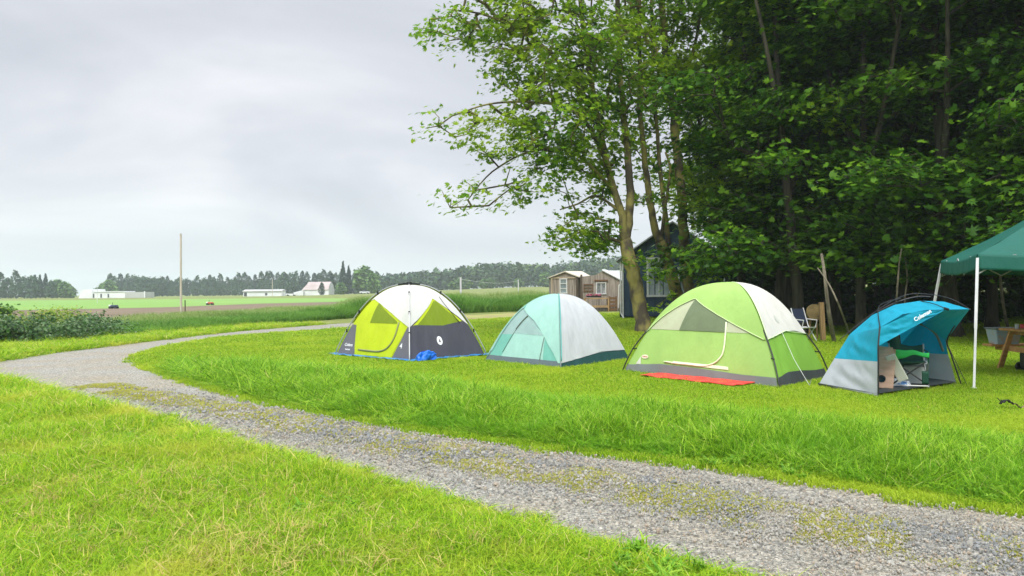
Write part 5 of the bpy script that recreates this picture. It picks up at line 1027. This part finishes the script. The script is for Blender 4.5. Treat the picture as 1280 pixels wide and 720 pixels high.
    def window(px0, px1, py0, py1, par, Dw, mf, glass, mull=1, fr=.09, hm=0):
        x0, x1, z1, z0 = P(px0, 370, Dw).x, P(px1, 370, Dw).x, P((px0+px1)/2, py0, Dw).z, P((px0+px1)/2, py1, Dw).z; mb = MB()
        for xx in (x0+fr/2, x1-fr/2): mb.box((xx, Dw-.03, (z0+z1)/2), (fr, .06, z1-z0))
        for zz in (z0+fr/2, z1-fr/2): mb.box(((x0+x1)/2, Dw-.034, zz), (x1-x0+.03, .068, fr))
        for k in range(mull): mb.box((x0+(x1-x0)*(k+1)/(mull+1), Dw-.026, (z0+z1)/2), (.04, .05, z1-z0-fr))
        for k in range(hm): mb.box(((x0+x1)/2, Dw-.024, z0+(z1-z0)*(k+1)/(hm+1)), (x1-x0-fr, .045, .05))
        f = mb.build('window', mf, par); MB().box(((x0+x1)/2, Dw-.008, (z0+z1)/2), (x1-x0-fr, .012, z1-z0-fr)).build('pane', glass, f)
    gl = mat('window_glass', (.30, .36, .38), .08, col2=(.14, .18, .18), scale=1.2, spec=.8)
    window(808, 838, 322, 371, b, D, M_wht, gl, 1, .10); window(846, 862, 334, 371, b, D, M_wht, gl, 0, .08)
    MB().box((xl-.02, D-.03, (zb+ze)/2-.05), (.09, .10, ze-zb+.1)).build('corner_trim', M_wht, b)
    MB().tube([(xl-.12, D-.12, ze-.2), (xl-.12, D-.1, .28), (xl-.02, D-.2, .12), (xl+.05, D-.3, .05)], .035, 8).build('downspout', M_wht, b)
    MB().disc((xl-.10, D+.9, .40), (1, 0, 0), .40, .24, 24).build('wheel', M_blk, b); MB().disc((xl-.10, D+2.0, .40), (1, 0, 0), .40, .24, 24).build('wheel', M_blk, b); MB().box(((xl+xr)/2, D+dep/2, .24), (xr-xl-.3, dep-.3, .2)).build('chassis', M_blk, b)
    b.rotation_euler = (0, 0, R(-11))
    # ---------------- weathered sheds
    ww = mat('weathered_boards', (0.36, 0.315, 0.27), .9, col2=(.20, .17, .145), scale=2.2, detail=7, stretch=(5, 5, .35), contrast=(.38, .62), bump=.6); wl = mat('weathered_light', (.42, .35, .26), .9, col2=(.30, .24, .17), scale=2, stretch=(5, 5, .3)); rf = mat('shed_roof_cream', (.66, .60, .50), .7, col2=(.55, .5, .42), scale=1.5)
    D = 55; X_ = lambda px: P(px, 370, D).x; Z_ = lambda py, px=720: P(px, py, D).z
    b = thing('garden_shed', (X_(705), D, 0), 'small weathered board shed with cream roof and narrow white window', 'shed'); xa, xc, xe, xf = X_(689), X_(706), X_(722), X_(743); zr, ze = Z_(340, 705), Z_(346.5, 700); dp = 3
    MB().add([(xa, D, 0), (xe, D, 0), (xe, D, ze), (xc, D, zr), (xa, D, ze), (xa, D+dp, 0), (xf, D+dp*.9, 0), (xf, D+dp*.9, ze), (xc+.8, D+dp, zr), (xa, D+dp, ze)], [(0, 1, 2, 3, 4), (1, 6, 7, 2), (0, 4, 9, 5)]).build('wall', ww, b)
    MB().add([(xc, D-.15, zr), (xe+.1, D-.15, ze-.03), (xf+.1, D+dp*.9, ze), (xf-.6, D+dp, zr+.05), (xc, D-.15, zr+.07), (xe+.1, D-.15, ze+.04), (xf+.1, D+dp*.9, ze+.07), (xf-.6, D+dp, zr+.12)], [(0, 1, 5, 4), (1, 2, 6, 5), (2, 3, 7, 6), (3, 0, 4, 7), (4, 5, 6, 7)]).build('roof', rf, b); MB().add([(xc, D-.15, zr), (xa-.15, D-.15, ze-.05), (xa-.15, D+dp, ze-.05), (xc+.8, D+dp, zr), (xc, D-.15, zr+.07), (xa-.15, D-.15, ze+.02), (xa-.15, D+dp, ze+.02), (xc+.8, D+dp, zr+.07)], [(0, 4, 5, 1), (4, 7, 6, 5), (1, 5, 6, 2)]).build('roof', rf, b)
    MB().box(((xa+xe)/2, D-.03, Z_(347)), (xe-xa, .06, .12)).build('fascia', wl, b)
    for xx in (xa+.05, xe-.06): MB().box((xx, D-.04, ze/2), (.12, .08, ze)).build('corner_post', mat('post_dark', (.10, .08, .06), .9) if xx > xc else wl, b)
    window(699.5, 709, 348, 367, b, D, M_wht, gl, 0, .07, 2)
    D2 = 54; b = thing('garden_shed', (X_(760), D2, 0), 'weathered grey board shed with a steep white metal roof beside the blue cabin', 'shed'); X_ = lambda px: P(px, 370, D2).x
    pf = [(X_(725), 0), (X_(779), 0), (X_(779), Z_(354)), (X_(751.5), Z_(339.5)), (X_(743), Z_(344.5)), (X_(725), Z_(346))]
    MB().add([(x, D2, z) for x, z in pf]+[(x, D2+4, z) for x, z in pf], [(0, 1, 2, 3, 4, 5), (1, 7, 8, 2), (0, 5, 11, 6), (5, 4, 10, 11), (4, 3, 9, 10)]).build('wall', ww, b)
    x0, z0, x1, z1 = X_(751), Z_(338.8), X_(781), Z_(354.5)
    wr = mat('roof_white_metal', (.75, .77, .80), .5)
    MB().add([(x0, D2-.15, z0), (x1, D2-.15, z1), (x1+.1, D2+5, z1+.5), (x0+.3, D2+5, z0+.1), (x0, D2-.15, z0+.08), (x1, D2-.15, z1+.08), (x1+.1, D2+5, z1+.58), (x0+.3, D2+5, z0+.18)], [(0, 1, 5, 4), (1, 2, 6, 5), (2, 3, 7, 6), (3, 0, 4, 7), (4, 5, 6, 7)]).build('roof', wr, b)
    # big white roof behind (higher ridge)
    MB().add([(x0+.2, D2+.4, z0), (X_(800), D2+.4, z0), (X_(800), D2+.4, z1), (x1, D2+.4, z1)], [(0, 1, 2, 3)]).build('side_roof', wr, b, solid=.05)
    window(743.5, 756, 353, 368, b, D2, M_wht, mat('glass_dark', (.10, .12, .12), .15, col2=(.35, .36, .36), scale=3), 1, .06); MB().box((X_(750), D2-.05, Z_(351)), (.95, .10, .10)).build('window_head', mat('trim_brown', (.16, .09, .05), .9), b)
    window(728, 739.5, 355, 364.5, b, D2, MATS['trim_brown'], mat('glass_murky', (.16, .14, .11), .3), 1, .06, 1)
    MB().box((X_(725.3), D2-.05, 1.3), (.14, .1, 2.6)).build('corner_post', MATS['post_dark'], b); MB().tube([(X_(777), D2-.12, Z_(355)), (X_(772), D2-.15, Z_(357)), (X_(771), D2-.15, Z_(385))], .04, 8).build('downspout', M_wht, b)
    b.rotation_euler = (0, 0, R(-7)); b.location.x += .1
    # bench
    tb = mat('bench_wood', (.42, .28, .15), .85, col2=(.3, .2, .1), scale=3); D3 = 53.2; X_ = lambda px: P(px, 370, D3).x; Z3 = lambda py: P(745, py, D3).z
    b = thing('potting_table', (X_(745), D3, 0), 'brown wooden potting table against the weathered shed', 'table'); x0, x1 = X_(730), X_(761); MB().box(((x0+x1)/2, D3, Z3(373)), (x1-x0, .6, .08)).build('tabletop', tb, b); MB().box(((x0+x1)/2, D3-.25, Z3(383)), (x1-x0-.1, .08, .14)).build('crossbar', tb, b); MB().box(((x0+x1)/2, D3, Z3(386)), (x1-x0-.1, .5, .05)).build('shelf', M_blk, b)
    for xx in (x0+.06, x1-.06):
        for yy in (-.25, .25): MB().box((xx, D3+yy, Z3(373)/2), (.10, .10, Z3(373))).build('leg', tb, b)
    # flowers in trays on the table
    b = thing('flower_tray', ((x0+x1)/2, D3, Z3(372)), 'tray of small pink flowers on the potting table', 'flowers'); xx0, xx1 = X_(733), X_(751); MB().box(((xx0+xx1)/2, D3, Z3(372)+.08), (xx1-xx0, .35, .10)).build('tray', M_blk, b); rr = random.Random(5); mb = MB(); mg_ = MB()
    for k in range(70):
        p_ = Vector((rr.uniform(xx0, xx1), D3+rr.uniform(-.17, .17), Z3(372)+.13+rr.uniform(0, .12))); (mb if k % 3 else mg_).box(p_, (.05, .05, .04), rz=rr.uniform(0, 3))
    mb.build('petals', mat('petal_pink', (.60, .10, .22), .7), b); mg_.build('leaves', m_leaf_edge, b)
    # crate by the bench
    b = thing('log_crate', (X_(766), D3, 0), 'brown wooden crate on the ground between potting table and blue cabin', 'crate'); mb = MB(); xq = X_(766)
    for k in range(4): mb.box((xq, D3-.25, .12+k*.26), (.5, .04, .16)); mb.box((xq, D3+.25, .12+k*.26), (.5, .04, .16))
    mb.build('slats', MATS['trim_brown'], b); mb = MB()
    for sx in (-.23, .23):
        for sy in (-.2, .2): mb.box((xq+sx, D3+sy, .52), (.06, .06, 1.04))
    mb.build('corner_posts', MATS['trim_brown'], b)

build_tents()
build_camp()
build_hero()
build_wood()
build_far()
build_grass()

# ------------------------------------------------------------------ air
hzm = bpy.data.materials.new('haze_air'); hzm.use_nodes = True; N = hzm.node_tree.nodes
for n in list(N):
    if n.type != 'OUTPUT_MATERIAL': N.remove(n)
pv = N.new('ShaderNodeVolumePrincipled'); pv.inputs['Color'].default_value = (0.80, 0.90, 0.98, 1); pv.inputs['Density'].default_value = 0.00045
hzm.node_tree.links.new(pv.outputs[0], N['Material Output'].inputs['Volume'])
hb = MB().box((0, 655, 15), (1800, 1430, 34)).build('haze', hzm); tag(hb, 'thin bluish haze over the fields', kind='stuff')
